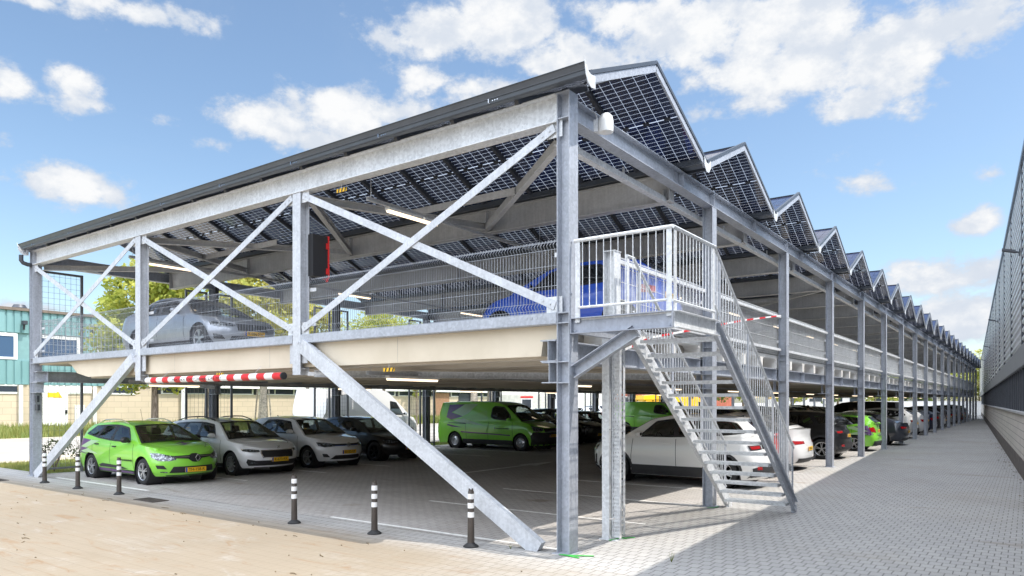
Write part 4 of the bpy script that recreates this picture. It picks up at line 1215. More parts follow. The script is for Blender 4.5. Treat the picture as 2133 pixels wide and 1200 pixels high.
    # door seams and belt line
    def sstrip(pts, w, off=.0025, out=None):
        """thin strip along a side-view line on both flanks"""
        for sg in (-1, 1):
            for (xa_, za_), (xb_, zb_) in zip(pts[:-1], pts[1:]):
                d = Vector((xb_ - xa_, zb_ - za_)); nn = Vector((-d.y, d.x)).normalized() * w / 2
                q = [(xa_ + nn.x, za_ + nn.y), (xb_ + nn.x, zb_ + nn.y), (xb_ - nn.x, zb_ - nn.y), (xa_ - nn.x, za_ - nn.y)]
                (out or mb).add([P(x, sg * (side(x, z) + off), z) for x, z in q], [(0, 1, 2, 3)])
    if lod:
        for x in S.get('seams', []):
            zs = [zlow(x) + .05 + (ztop(x) - .02 - zlow(x) - .05) * i / 6 for i in range(7)]
            sl_ = .10 if x < 1.6 else (-.02 if x < 2.8 else .12)
            sstrip([(x + sl_ * (z - .6) * (.8 if z > .7 else .2), z) for z in zs], .012)
    if lod:
        # shut lines of the bonnet
        for sg in (-1, 1):
            q = []
            for i in range(7):
                x = .34 + (xc - .30) * i / 6; w = sidelow(x, ztop(x)); e = .80 + .10 * i / 6
                q.append((x, sg * e * w, ztop(x) + .045 * (1 - e ** 2.2) + .003))
            for p0, p1 in zip(q[:-1], q[1:]): mb.add([P(p0[0], p0[1] - .006, p0[2]), P(p1[0], p1[1] - .006, p1[2]), P(p1[0], p1[1] + .006, p1[2]), P(p0[0], p0[1] + .006, p0[2])], [(0, 1, 2, 3)])
    o_body = mb.build('body', [body, 'ink'], root, 52)
    # ---- wheel houses and floor
    mb = MB(); mb.box(L / 2 - (L - .35), L / 2 - .62, -W / 2 * .72, W / 2 * .72, gc - .02, .36)
    for xx in (xa, xb):
        for sg in (-1, 1):
            pr = [(AR - .004, sg * W / 2 * .55), (AR - .004, sg * (sidelow(xx, R_ + AR) - .012))]
            mb.lathe([(0, sg * W / 2 * .55)] + pr, 24, 'y', (L / 2 - xx, 0, R_), 0, True)
    mb.build('underbody', 'black', root)
    # ---- wheels
    proto = None
    rimM = 'alloy_dark' if rim == 'dark' else 'alloy'
    for xx in (xa, xb):
        for sg in (-1, 1):
            mb = MB(); tw = .205; r = R_; ri = r * (.66 if not S.get('steelrim') else .60)
            mb.lathe([(ri, -.02), (ri + .005, -.10), (r - .045, -.105), (r - .012, -.085), (r, -.055), (r, .055), (r - .012, .085), (r - .045, .105), (ri + .005, .10), (ri, .06)], 28 if lod else 16, 'y', close=True)
            w_ = mb.build('wheel', 'rubber', root, 40); w_.location = P(xx, sg * (W / 2 - .125), R_)
            mb = MB(); o = sg
            mb.lathe([(ri * 1.01, o * .095), (ri * .93, o * .085), (ri * .90, o * .03), (ri * .9, -o * .08)], 28 if lod else 14, 'y', close=True)
            mb.lathe([(0, o * .088), (ri * .16, o * .086), (ri * .22, o * .06)], 12, 'y', close=True)
            if S.get('steelrim'):
                mb.lathe([(ri * .9, o * .05), (ri * .62, o * .085), (ri * .56, o * .088), (ri * .48, o * .05), (ri * .25, o * .06)], 20, 'y', close=True)
            else:
                for q in range(rimn):
                    a = 2 * math.pi * q / rimn + .3
                    for da in ((-.16, .16) if rimn == 5 else (0,)):
                        c, s_ = math.cos(a + da), math.sin(a + da); c2, s2 = math.cos(a + da * .4), math.sin(a + da * .4)
                        mb.bar((c2 * ri * .14, o * .075, s2 * ri * .14), (c * ri * .97, o * .082, s_ * ri * .97), .022 if rimn == 5 else .030, .03, (0, 1, 0))
            mb.mi = 1; mb.lathe([(ri * .88, -o * .02), (0, -o * .02)], 16, 'y')
            mb.build('rim', [rimM, 'black'], w_, 40)
    # ---- glass
    gm = 'glass' if (see and glass is None) else (glass or 'dark_glass')
    def glassgrid(f, e0, e1, s0, s1, nm, d):
        mb = MB(); v, ff = facegrid(f, e0, e1, s0, s1); mb.add(offset(v, d), ff)
        o = mb.build(nm, gm, root, 60, recalc=False)
        mb = MB(); k = .05
        for a in ((e0, e1, s0, s0 + k), (e0, e1, s1 - k * 1.6, s1), (e0, e0 + k, s0, s1), (e1 - k, e1, s0, s1)):
            v, ff = facegrid(f, *a); mb.add(offset(v, Vector(d) * 1.6), ff)
        mb.build('seal', 'black', o, 60, recalc=False)
    glassgrid(wface, -.95, .95, .02, .985, 'windscreen', (.004, 0, .003))
    if not S.get('norear'): glassgrid(rface, -.88, .88, rs0 - .01, rs1 + .02, 'rear_window', (-.004, 0, .003))
    for w in wins:
        PP, FF = tri2d(w, (), .2)
        inn_ = inset2d(w, .022); PR, FR = tri2d(inset2d(w, -.018), [inn_], .3)
        for sg in (-1, 1):
            mb = MB(); mb.add([P(x, sg * (sideup(x, z) + .001), z) for x, z in PP], FF); g = mb.build('side_window', gm, root, 60, recalc=False)
            mb = MB(); mb.add([P(x, sg * (sideup(x, z) + .0035), z) for x, z in PR], FR); mb.build('window_frame', 'black', g, recalc=False)
    # ---- black band that ties the side windows together
    if len(wins) > 1:
        from mathutils.geometry import convex_hull_2d
        pts_ = [q for w in wins for q in inset2d(w, -.016)]
        hull = [pts_[i] for i in convex_hull_2d([Vector(q) for q in pts_])]
        PB, FB = tri2d(hull, wins, .2)
        for sg in (-1, 1):
            mb = MB(); mb.add([P(x, sg * (sideup(x, max(z, ztop(x) + .002)) + .0025), z) for x, z in PB], FB); mb.build('window_surround', 'black', root, 60, recalc=False)
    if lod:
        for e0, e1 in ((.62, .10), (-.02, -.50)):
            mb = MB(); mb.tube([Vector(wface(e0, .03)) + Vector((.012, 0, .008)), Vector(wface((e0 + e1) / 2, .06)) + Vector((.014, 0, .010)), Vector(wface(e1, .10)) + Vector((.014, 0, .010))], .009, 5); mb.build('wiper', 'black', root, 40)
    # ---- trim on flanks
    def spatch(poly, off, mat, nm, sides=(-1, 1), lb=None):
        PP, FF = tri2d(poly, (), .12)
        for sg in sides:
            mb = MB(); mb.add([P(x, sg * (side(x, z) + off), z) for x, z in PP], FF); o = mb.build(nm, mat, root, 60, recalc=False)
            if lb: o['label'] = lb
    def fmap(e, z, off):
        zt = zf_of(e); x = front(e, z); lim = (xa - AR - .03) if z < R_ + AR * .8 else (xs[0] + .10)
        if x > lim: return P(lim, -math.copysign(wz(z, zt) * plan(lim, z) + off, e), z)
        return P(x - off * .8, -math.copysign(abs(e) * wz(z, zt) + off * abs(e) ** 3, e), z)
    def rmap(e, z, off):
        zt = ztop(L - .15); x = rear(e, z); lim = (xb + AR + .03) if z < R_ + AR * .8 else (xs[-1] - .10)
        if x < lim: return P(lim, -math.copysign(wz(z, zt) * plan(lim, z) + off, e), z)
        return P(x + off * .8, -math.copysign(abs(e) * wz(z, zt) + off * abs(e) ** 3, e), z)
    def fpatch(poly, off, mat, nm, mirror=False, m=fmap, ml=.10, parent=None):
        o = None
        for sg in ((1, -1) if mirror else (1,)):
            PP, FF = tri2d([(a * sg, b) for a, b in poly], (), ml)
            mb = MB(); mb.add([m(e, z, off) for e, z in PP], FF); o = mb.build(nm, mat, parent or root, 60, recalc=False)
        return o
    sb = [(xa + AR + .02, gc + .005), (xa + AR + .02, gc + .10), (xb - AR - .02, gc + .10), (xb - AR - .02, gc + .005)]
    if S.get('clad') or S.get('dark_bumper'):
        hgt = .24 if S.get('clad') else .20
        sb = [(xa + AR - .01, gc + .004), (xa + AR + .03, gc + hgt), (xb - AR - .03, gc + hgt), (xb - AR + .01, gc + .004)]
        spatch(sb, .006, 'cladding_black', 'sill_trim')
        if S.get('clad'):
            for xx in (xa, xb):
                a_out = [(xx - (AR + .06) * math.cos(math.pi * i / 14), R_ + (AR + .06) * math.sin(math.pi * i / 14)) for i in range(15)]
                a_in = [(xx - (AR + .002) * math.cos(math.pi * i / 14), R_ + (AR + .002) * math.sin(math.pi * i / 14)) for i in range(14, -1, -1)]
                pl = [(x, max(z, gc + .02)) for x, z in a_out + a_in]
                spatch(pl, .008, 'cladding_black', 'wheel_arch_trim')
    elif lod: spatch(sb, .004, 'cladding_black', 'sill_trim')
    # ---- face
    zl = zf_of(0)
    F = front_styles[S.get('face', kind)] if S.get('face', kind) in front_styles else front_styles['hatch']
    for it in F:
        nm, mat, poly, mir, off = it
        fpatch([(e, z) for e, z in poly], off, body if mat == 'body' else mat, nm, mir)
    zp = S.get('zplate', .44)
    def number_plate(x, sg, text, z):
        mb = MB(); mb.box(-.005, .005, -.26, .26, -.055, .055); o = mb.build('number_plate', 'plate_yellow', root)
        o.location = (x, 0, z); o.rotation_euler = (0, 0, 0 if sg > 0 else math.pi)
        mb = MB(); mb.box(.0052, .0062, -.258, -.212, -.053, .053); mb.build('country_band', 'plate_blue', o)
        if text: lettering(text, .098, 'ink', o, (.0056, .022, -.002), (0, 1, 0), (0, 0, 1), 'lettering', .40)
    number_plate(L / 2 - nose(zp) + .012, 1, plate if lod else None, zp)
    zr_ = S.get('zplate_r', .80 if kind not in ('saloon',) else .62)
    number_plate(-L / 2 + tail(zr_) - .012, -1, plate if lod else None, zr_)
    # ---- rear lamps, bumper
    for it in rear_styles.get(S.get('back', kind), rear_styles['hatch']):
        nm, mat, poly, mir, off = it
        fpatch(poly, off, mat, nm, mir, rmap)
    if decals:
        for it in decals:
            nm, mat, poly, where, off = it
            if where == 'side': spatch(poly, off, mat, nm)
            elif where == 'near': spatch(poly, off, mat, nm, (-1,))
            elif where == 'hood':
                PP, FF = tri2d(poly, (), .08); mb = MB()
                mb.add([P(x, y, ztop(x) + .045 * (1 - abs(y / max(.3, sidelow(x, ztop(x)))) ** 2.2) + off) for x, y in PP], FF); mb.build(nm, mat, root, 60, recalc=False)
    # ---- mirrors, handles, rails, aerial
    xmir, zmir = S.get('mirror', (S['wins'][0][0][0] + .02, S['wins'][0][0][1] + .055))
    mm = S.get('mirror_mat', body)
    for sg in (-1, 1):
        mb = MB(); y0 = sg * (sideup(xmir, zmir) - .01); 
        mb.lathe([(0, -.075), (.045, -.065), (.068, -.02), (.070, .03), (.060, .06), (.0, .066)], 12, 'x', (0, 0, 0))
        for i, v in enumerate(mb.v): mb.v[i] = (v[0] * -1, v[1] * 1.55, v[2] * 1.05)
        mb.box(-.03, .03, -sg * .16, -sg * .05, -.06, -.02)
        o = mb.build('door_mirror', mm, root, 40); o.location = P(xmir, y0 + sg * .15, zmir)
        if lod:
            mb = MB(); mb.lathe([(0, -.0765), (.038, -.0665)], 12, 'x')
            for i, v in enumerate(mb.v): mb.v[i] = (v[0] * 1.0 - .0, v[1] * 1.5, v[2])
            mb.build('mirror_glass', 'dark_glass', o)
    if lod:
        for x in [s_ - .22 for s_ in S.get('seams', [])[1:3]]:
            z = ztop(x) - .125
            for sg in (-1, 1):
                mb = MB(); y = side(x, z); mb.box(-.09, .09, -.012, .022, -.014, .014)
                o = mb.build('door_handle', S.get('handle_mat', body), root, 30); o.location = P(x, sg * y, z)
                if sg < 0: o.rotation_euler = (0, 0, math.pi)
        mb = MB(); x = S.get('aerial', xr - .25); z = roof(x) + .03
        if S.get('whip'): mb.tube([P(x, 0, z), P(x + .12, 0, z + .30)], .004, 5)
        else: mb.plate([P(x - .10, -.012, z), P(x + .05, -.012, z), P(x + .06, -.012, z + .055)], (0, 1, 0), .024)
        mb.build('aerial', 'black', root)
    if S.get('rails'):
        for sg in (-1, 1):
            mb = MB(); pts = []
            for i in range(9):
                x = xw + .22 + (xr - xw - .40) * i / 8; h = .055 * min(1, 4 * i / 8, 4 * (8 - i) / 8) + .005
                pts.append(P(x, sg * (wr(x) - .045), roof(x) + .010 + h))
            mb.tube(pts, .017, 6); mb.build('roof_rail', S.get('rail_mat', 'chrome'), root, 40)
    # ---- inside
    if see:
        mb = MB(); z0 = .40
        mb.box(L / 2 - xt + .05, L / 2 - xc - .25, -W / 2 * .82, W / 2 * .82, z0, z0 + .05)
        if S.get('norear'): mb.box(L / 2 - (xw + .95), L / 2 - (xw + .90), -W / 2 * .78, W / 2 * .78, z0, H - .12)
        mb.build('cabin_floor', 'cabin', root)
        mb = MB(); zc = ztop(xc)
        mb.box(L / 2 - xc - .62, L / 2 - xc - .10, -W / 2 * .84, W / 2 * .84, zc - .34, zc - .05); mb.build('dashboard', 'cabin', root)
        mb = MB(); c = Vector(P(xc + .80, .36, zc - .02)); pts = [c + Vector((.06 * math.sin(a), .175 * math.cos(a), .165 * math.sin(a))) for a in [2 * math.pi * i / 16 for i in range(17)]]
        mb.tube(pts, .014, 6); mb.build('steering_wheel', 'black', root, 40)
        xseat = xw + .42
        rows_ = [(xseat, (.36, -.36))] + ([] if S.get('norear') else [(xseat + .85, (.42, 0, -.42))])
        for xs_, ys in rows_:
            for y in ys:
                mb = MB(); zb = zc - .42; hgt = zc + .12
                sc_ = [(-.24, 0), (.24, 0), (.22, .10), (-.22, .10)]
                mb.sect(P(xs_ + .05, y, zb), P(xs_ - .5, y, zb + .03), [(a, b) for a, b in sc_])
                mb.plate([P(xs_ + .02, y - .23, zb), P(xs_ + .02, y + .23, zb), P(xs_ + .20, y + .19, hgt), P(xs_ + .20, y - .19, hgt)], (-1, 0, .2), .10)
                mb.plate([P(xs_ + .21, y - .11, hgt + .04), P(xs_ + .21, y + .11, hgt + .04), P(xs_ + .25, y + .10, hgt + .20), P(xs_ + .25, y - .10, hgt + .20)], (-1, 0, .2), .07)
                mb.build('seat', 'cabin', root)
    return root

# faces: name, material, polygon (share of half width, height), mirrored, offset
front_styles = {
 'hatch': [('grille', 'black', [(-.50, .665), (.50, .665), (.50, .70), (-.50, .70)], False, .006), ('bumper_intake', 'black', [(-.62, .26), (.62, .26), (.52, .36), (-.52, .36)], False, .006),
           ('headlight', 'headlamp', [(.50, .665), (.86, .655), (.93, .73), (.84, .765), (.52, .715)], True, .010),
           ('fog_trim', 'black', [(.70, .33), (.90, .34), (.90, .43), (.74, .41)], True, .006)],
 'clio': [('grille', 'black', [(-.52, .635), (-.20, .615), (-.10, .545), (0, .53), (.10, .545), (.20, .615), (.52, .635), (.52, .69), (.16, .70), (.07, .735), (-.07, .735), (-.16, .70), (-.52, .69)], False, .007),
          ('chrome_strip', 'chrome', [(.16, .655), (.50, .658), (.50, .668), (.16, .667)], True, .012),
          ('headlight', 'headlamp', [(.50, .60), (.66, .575), (.86, .585), (.95, .66), (.955, .765), (.84, .755), (.62, .70), (.50, .685)], True, .011),
          ('bumper_intake', 'black', [(-.66, .29), (.66, .29), (.56, .44), (-.56, .44)], False, .007), ('fog_trim', 'black', [(.70, .385), (.88, .40), (.90, .48), (.76, .47)], True, .008),
          ('fog_light', 'headlamp', [(.68, .295), (.84, .31), (.83, .33), (.70, .322)], True, .009), ('bumper_lip', 'black', [(-.72, .215), (.72, .215), (.72, .24), (-.72, .24)], False, .004)],
 'octavia': [('grille_frame', 'chrome', [(-.50, .475), (.50, .475), (.56, .60), (.55, .685), (-.55, .685), (-.56, .60)], False, .006),
             ('grille', 'black', [(-.475, .495), (.475, .495), (.53, .60), (.52, .67), (-.52, .67), (-.53, .60)], False, .010),
             ('headlight', 'headlamp', [(.58, .635), (.80, .635), (.93, .665), (.945, .715), (.80, .715), (.58, .69)], True, .011),
             ('bumper_intake', 'black', [(-.84, .275), (.84, .275), (.88, .37), (.85, .455), (.68, .41), (-.68, .41), (-.85, .455), (-.88, .37)], False, .006),
             ('fog_light', 'headlamp', [(.66, .335), (.80, .34), (.795, .37), (.67, .365)], True, .012), ('bumper_lip', 'black', [(-.72, .212), (.72, .212), (.72, .235), (-.72, .235)], False, .004)],
 'golf': [('grille', 'black', [(-.52, .655), (.52, .655), (.52, .72), (-.52, .72)], False, .007), ('chrome_strip', 'plate_blue', [(-.50, .662), (.50, .662), (.50, .670), (-.50, .670)], False, .011),
          ('headlight', 'headlamp', [(.51, .65), (.80, .625), (.92, .665), (.945, .77), (.80, .765), (.51, .725)], True, .011),
          ('bumper_intake', 'black', [(-.66, .265), (.66, .265), (.50, .385), (-.50, .385)], False, .007),
          ('day_light', 'white', [(.84, .36), (.875, .36), (.90, .475), (.80, .475), (.80, .455), (.865, .455)], True, .010), ('fog_trim', 'black', [(.66, .33), (.83, .34), (.855, .44), (.74, .43)], True, .007)],
 'tesla': [('headlight', 'headlamp', [(.52, .645), (.78, .60), (.90, .62), (.93, .70), (.80, .715), (.60, .675)], True, .010), ('bumper_intake', 'black', [(-.60, .25), (.60, .25), (.52, .34), (-.52, .34)], False, .006),
           ('fog_trim', 'black', [(.70, .33), (.86, .345), (.88, .43), (.80, .42)], True, .006)],
 'suv': [('grille', 'black', [(-.50, .60), (.50, .60), (.52, .82), (-.52, .82)], False, .007), ('headlight', 'headlamp', [(.54, .76), (.82, .74), (.93, .78), (.95, .89), (.78, .875), (.54, .83)], True, .011),
         ('bumper_intake', 'cladding_black', [(-.94, .25), (.94, .25), (.95, .36), (.66, .42), (-.66, .42), (-.95, .36)], False, .006), ('day_light', 'white', [(.86, .45), (.89, .45), (.90, .74), (.87, .74)], True, .010),
         ('fog_trim', 'black', [(.76, .40), (.93, .40), (.935, .66), (.80, .62)], True, .005)],
 'van': [('grille', 'black', [(-.50, .76), (.50, .76), (.54, .90), (-.54, .90)], False, .008), ('chrome_strip', 'chrome', [(-.50, .752), (.50, .752), (.50, .764), (-.50, .764)], False, .011),
         ('headlight', 'headlamp', [(.56, .80), (.84, .76), (.93, .80), (.955, 1.02), (.86, .99), (.56, .90)], True, .011),
         ('bumper', 'cladding_black', [(-.97, .215), (.97, .215), (.985, .60), (.93, .76), (.55, .745), (-.55, .745), (-.93, .76), (-.985, .60)], False, .005)],
 'highvan': [('grille', 'black', [(-.45, .72), (.45, .72), (.50, .95), (-.50, .95)], False, .008), ('headlight', 'headlamp', [(.56, .80), (.86, .80), (.95, 1.05), (.80, 1.06), (.56, .98)], True, .011),
         ('bumper', 'cladding_black', [(-.97, .215), (.97, .215), (.985, .42), (.5, .46), (-.5, .46), (-.985, .42)], False, .005)],
 'saloon': [('grille', 'black', [(-.42, .50), (.42, .50), (.46, .66), (-.46, .66)], False, .007), ('chrome_strip', 'chrome', [(-.02, .50), (.02, .50), (.02, .66), (-.02, .66)], False, .012),
            ('headlight', 'headlamp', [(.48, .60), (.82, .585), (.93, .62), (.94, .70), (.80, .69), (.48, .665)], True, .011), ('bumper_intake', 'black', [(-.62, .25), (.62, .25), (.56, .37), (-.56, .37)], False, .006),
            ('fog_trim', 'black', [(.70, .30), (.90, .31), (.90, .42), (.76, .40)], True, .006)],
}
rear_styles = {
 'hatch': [('taillight', 'tail_lamp', [(.56, .80), (.95, .78), (.97, .93), (.56, .92)], True, .010), ('bumper_trim', 'cladding_black', [(-.90, .23), (.90, .23), (.88, .38), (-.88, .38)], False, .006)],
 'clio': [('taillight', 'tail_lamp', [(.58, .74), (.93, .78), (.98, .93), (.80, .98), (.60, .88)], True, .010), ('bumper_trim', 'cladding_black', [(-.92, .23), (.92, .23), (.90, .42), (-.90, .42)], False, .006)],
 'saloon': [('taillight', 'tail_lamp', [(.46, .775), (.92, .76), (.945, .86), (.46, .845)], True, .010), ('bumper_trim', 'cladding_black', [(-.88, .23), (.88, .23), (.86, .36), (-.86, .36)], False, .006)],
 'suv': [('taillight', 'tail_lamp', [(.62, .915), (.90, .90), (.92, .965), (.62, .98)], True, .013), ('lamp_case', 'black', [(.56, .895), (.93, .875), (.95, .99), (.56, .995)], True, .008), ('lamp_bar', 'black', [(-.52, .90), (.52, .90), (.52, .99), (-.52, .99)], False, .008),
         ('bumper_trim', 'cladding_black', [(-.95, .25), (.95, .25), (.95, .48), (.7, .56), (-.7, .56), (-.95, .48)], False, .006), ('reflector', 'tail_lamp', [(.70, .45), (.86, .45), (.86, .52), (.72, .52)], True, .009)],
 'van': [('taillight', 'tail_lamp', [(.90, .70), (.985, .70), (.985, 1.10), (.90, 1.10)], True, .008), ('bumper', 'cladding_black', [(-.98, .22), (.98, .22), (.98, .50), (-.98, .50)], False, .006), ('door_seam', 'ink', [(-.006, .5), (.006, .5), (.006, 1.14), (-.006, 1.14)], False, .005)],
 'highvan': [('taillight', 'tail_lamp', [(.88, .62), (.985, .62), (.985, .86), (.88, .86)], True, .008), ('bumper', 'cladding_black', [(-.98, .22), (.98, .22), (.98, .48), (-.98, .48)], False, .006), ('door_seam', 'ink', [(-.006, .5), (.006, .5), (.006, 1.24), (-.006, 1.24)], False, .005)],
}
GREEN = (.24, .64, .05)
plain('decal_purple', (.115, .045, .16), .35, 0, .6, 0, 0); plain('decal_mint', (.42, .62, .33), .35, 0, .6, 0, 0); plain('decal_lightgreen', (.27, .60, .10), .35, 0, .6, 0, 0)
clio_decals = [
 ('livery', 'decal_purple', [(3.40, .98), (3.92, 1.02), (4.12, .94), (3.98, .80)], 'side', .0035),
 ('livery', 'decal_purple', [(3.56, .76), (4.08, .90), (4.20, .77), (4.04, .63)], 'side', .0045),
 ('livery', 'decal_mint', [(3.02, .97), (3.44, .985), (3.98, .80), (3.68, .78)], 'side', .0055),
 ('livery', 'decal_mint', [(3.02, .64), (3.56, .77), (4.10, .66), (3.50, .66)], 'side', .005),
 ('livery', 'decal_purple', [(3.50, .60), (3.95, .655), (4.32, .655), (4.0, .70)], 'side', .006),
 ('livery', 'decal_purple', [(1.32, .235), (1.36, .275), (3.05, .315), (3.08, .235)], 'side', .0075),
 ('door_guard', 'cladding_black', [(1.52, .33), (1.90, .395), (2.80, .425), (3.02, .38), (2.95, .335)], 'side', .009),
 ('livery', 'decal_purple', [(.58, .05), (.80, .34), (.74, .12), (.92, .20), (.70, -.14), (.74, .02)], 'hood', .006),
 ('livery', 'decal_purple', [(.50, -.02), (.60, .18), (.56, .02), (.62, -.12)], 'hood', .006)]
van_decals = [
 ('livery', 'decal_purple', [(3.90, 1.86), (4.78, 1.84), (4.86, 1.42), (4.62, 1.50)], 'side', .004),
 ('livery', 'decal_purple', [(3.96, 1.35), (4.80, 1.56), (4.88, 1.30), (4.60, 1.20)], 'side', .005),
 ('livery', 'decal_mint', [(3.20, 1.87), (3.92, 1.86), (4.52, 1.52), (3.98, 1.36), (3.72, 1.45)], 'side', .0055),
 ('livery', 'decal_lightgreen', [(2.70, 1.60), (3.6, 1.40), (4.0, 1.28), (3.3, 1.18), (2.62, 1.25)], 'side', .004),
 ('livery', 'decal_mint', [(2.75, .98), (3.9, 1.26), (4.5, 1.18), (3.9, 1.06)], 'side', .0045),
 ('livery', 'decal_purple', [(3.95, .88), (4.75, 1.02), (4.80, .96), (4.5, .90)], 'side', .005),
 ('livery', 'decal_purple', [(1.42, .585), (1.42, .63), (4.0, .73), (4.0, .67)], 'side', .0055),
 ('slide_rail', 'black', [(3.76, 1.035), (4.72, 1.06), (4.72, 1.085), (3.76, 1.075)], 'side', .008)]
def side_logo(root, kind, x, z, w):
    """small bird mark and illegible firm line as on the flank of the green fleet cars"""
    S = TYPES[kind]; L = S['L']; y = -(S['W'] / 2 + .004)
    mb = MB()
    mb.plate([(0, 0, .03), (.05, 0, .05), (.03, 0, .02), (.06, 0, .0), (.02, 0, -.04), (.015, 0, 0)], (0, -1, 0), .002)
    o = mb.build('logo', 'decal_purple', root); o.location = (L / 2 - x, y, z)
    mb = MB(); rnd = random.Random(4); q = .10
    while q < w:
        a = rnd.uniform(.014, .03); mb.box(q, q + a, -.002, .0, -.014, .014 + rnd.choice((0, .008))); q += a + .008
    o = mb.build('firm_line', 'ink', root); o.location = (L / 2 - x, y, z - .01)
def diamond(root, kind, z, s=.085):
    S = TYPES[kind]; x = S['L'] / 2 - smooth_tab(S['nose'])(z) + .018; mb = MB()
    o_ = [(0, s), (s * .68, 0), (0, -s), (-s * .68, 0)]
    for a, b in zip(o_, o_[1:] + o_[:1]): mb.bar((0, a[0], a[1]), (0, b[0], b[1]), .012, .022, (1, 0, 0))
    o = mb.build('emblem', 'chrome', root); o.location = (x, 0, z)
def roundel(root, kind, z, s=.06, vw=False, x=None):
    S = TYPES[kind]; x = x if x is not None else S['L'] / 2 - smooth_tab(S['nose'])(z) + .018; mb = MB()
    ring_ = [(0, s * math.cos(a), s * math.sin(a)) for a in [2 * math.pi * i / 20 for i in range(21)]]
    mb.tube(ring_, .008, 5)
    if vw:
        for a, b in (((-.3, .85), (0, .05)), ((0, .05), (.3, .85)), ((-.8, .45), (-.38, -.75)), ((-.38, -.75), (0, .0)), ((0, 0), (.38, -.75)), ((.38, -.75), (.8, .45))): mb.bar((0, a[0] * s, a[1] * s), (0, b[0] * s, b[1] * s), .008, .010, (1, 0, 0))
    else: mb.lathe([(0, .004), (s * .55, .0)], 12, 'x')
    o = mb.build('emblem', 'chrome', root, 40); o.location = (x, 0, z)
CARY = lambda k: 1.30 + 2.5 * k
def put(kind, col, label, side_, y, xedge, dz=0, **kw):
    """park in the left row (nose towards the aisle) or the right row (tail towards the alley)"""
    S = dict(TYPES[kind]); S.update(kw.get('over') or {}); L = S['L']
    if side_ == 'left': x, rz = xedge - L / 2, 0
    else: x, rz = xedge - L / 2, math.pi
    cat = kw.pop('cat', 'van' if 'van' in kind else 'car'); nm = kw.pop('name', 'parked_van' if 'van' in kind else 'parked_car')
    return make_car(kind, col, nm, label, cat, (x, y, dz), rz, kw.pop('group', 'vehicles parked in the deck'), **kw)
# ------------------------------------------------------------------ parked vehicles
clio = dict(L=4.27, W=1.73, wb=2.6, fo=.85, face='clio', back='clio', zplate=.355, rails=True, whip=True, mirror_mat='black', handle_mat='black', aerial=2.5,
            cab=(1.06, 1.84, 3.86, 4.19), roof=[(1.84, 1.365), (2.2, 1.42), (2.7, 1.44), (3.2, 1.425), (3.86, 1.36)], hood=[(0, .715), (.2, .79), (.5, .86), (.9, .925), (1.15, .96), (1.6, .97), (2.6, .995), (3.6, 1.04), (4.27, 1.06)],
            wins=[[(1.50, .985), (1.60, 1.10), (1.92, 1.315), (2.33, 1.37), (2.38, 1.005)], [(2.48, 1.01), (2.43, 1.375), (2.98, 1.365), (3.20, 1.06)], [(3.26, 1.085), (3.06, 1.36), (3.58, 1.325), (3.84, 1.14)]], seams=[1.26, 2.42, 3.34])
c1 = put('estate', GREEN, 'lime green estate car with purple flashes, nearest in the left row, plate TH-158-R', 'left', 1.44, -11.22, plate='TH-158-R', over=clio, decals=clio_decals)
side_logo(c1, 'estate', 1.98, .56, .62); diamond(c1, 'estate', .635)
c2 = put('estate', (.80, .81, .82), 'white estate car with chrome-framed black grille between the lime estate and the white hatchback', 'left', 3.93, -11.40, plate='K-673-KK', rimn=10,
    over=dict(L=4.69, W=1.83, wb=2.69, fo=.90, face='octavia', zplate=.43, rail_mat='black', cab=(1.12, 1.92, 4.22, 4.56), roof=[(1.92, 1.385), (2.3, 1.45), (2.8, 1.47), (3.5, 1.445), (4.22, 1.38)],
              hood=[(0, .70), (.2, .765), (.5, .83), (.95, .90), (1.2, .94), (1.7, .955), (2.7, .985), (3.8, 1.02), (4.69, 1.05)],
              wins=[[(1.66, .985), (2.02, 1.325), (2.46, 1.38), (2.50, .99)], [(2.60, .995), (2.56, 1.385), (3.22, 1.375), (3.42, 1.04)], [(3.52, 1.055), (3.34, 1.37), (3.90, 1.33), (4.22, 1.12)]], seams=[1.36, 2.55, 3.55]))
roundel(c2, 'estate', .755, .04, x=4.69 / 2 - .075)
c3 = put('hatch', (.80, .81, .82), 'white electric hatchback between the white estate and the black saloon, plate G-122-GP', 'left', 6.50, -11.60, plate='G-122-GP', rimn=5, over=dict(face='golf', zplate=.475))
roundel(c3, 'hatch', .69, .062, True)
put('saloon', (.012, .012, .013), 'glossy black electric saloon with dark wheels, partly behind the right raking strut', 'left', 9.40, -11.85, plate='N-417-XB', rim='dark', over=dict(face='tesla', H=1.46, cab=(1.05, 2.05, 3.55, 4.45)))
vt = put('van', GREEN, 'lime green panel van with purple flashes, nearer of the two in the left row', 'left', 16.25, -10.62, plate='VJ-162-S', decals=van_decals,
    over=dict(L=5.35, wb=3.43, fo=.93, cab=(.92, 1.78, 5.21, 5.34), roof=[(1.78, 1.80), (2.1, 1.90), (2.6, 1.95), (3.9, 1.96), (5.21, 1.92)], hood=[(0, .92), (.2, 1.0), (.5, 1.075), (.85, 1.14), (1.05, 1.17), (1.5, 1.16), (3.0, 1.16), (5.35, 1.16)], zplate=.60))
side_logo(vt, 'van', 2.05, .88, .75); diamond(vt, 'van', .83, .09)
v2 = put('van', GREEN, 'plain green panel van with a roof rack, further of the two in the left row', 'left', 33.7, -11.4, decals=van_decals[7:],
    over=dict(L=5.35, wb=3.43, fo=.93, cab=(.92, 1.78, 5.21, 5.34), roof=[(1.78, 1.80), (2.1, 1.90), (2.6, 1.95), (3.9, 1.96), (5.21, 1.92)], hood=[(0, .92), (.2, 1.0), (.5, 1.075), (.85, 1.14), (1.05, 1.17), (1.5, 1.16), (3.0, 1.16), (5.35, 1.16)]))
mb = MB()
for y in (-.68, .68): mb.tube([(-2.3, y, 2.08), (.75, y, 2.08)], .022, 6)
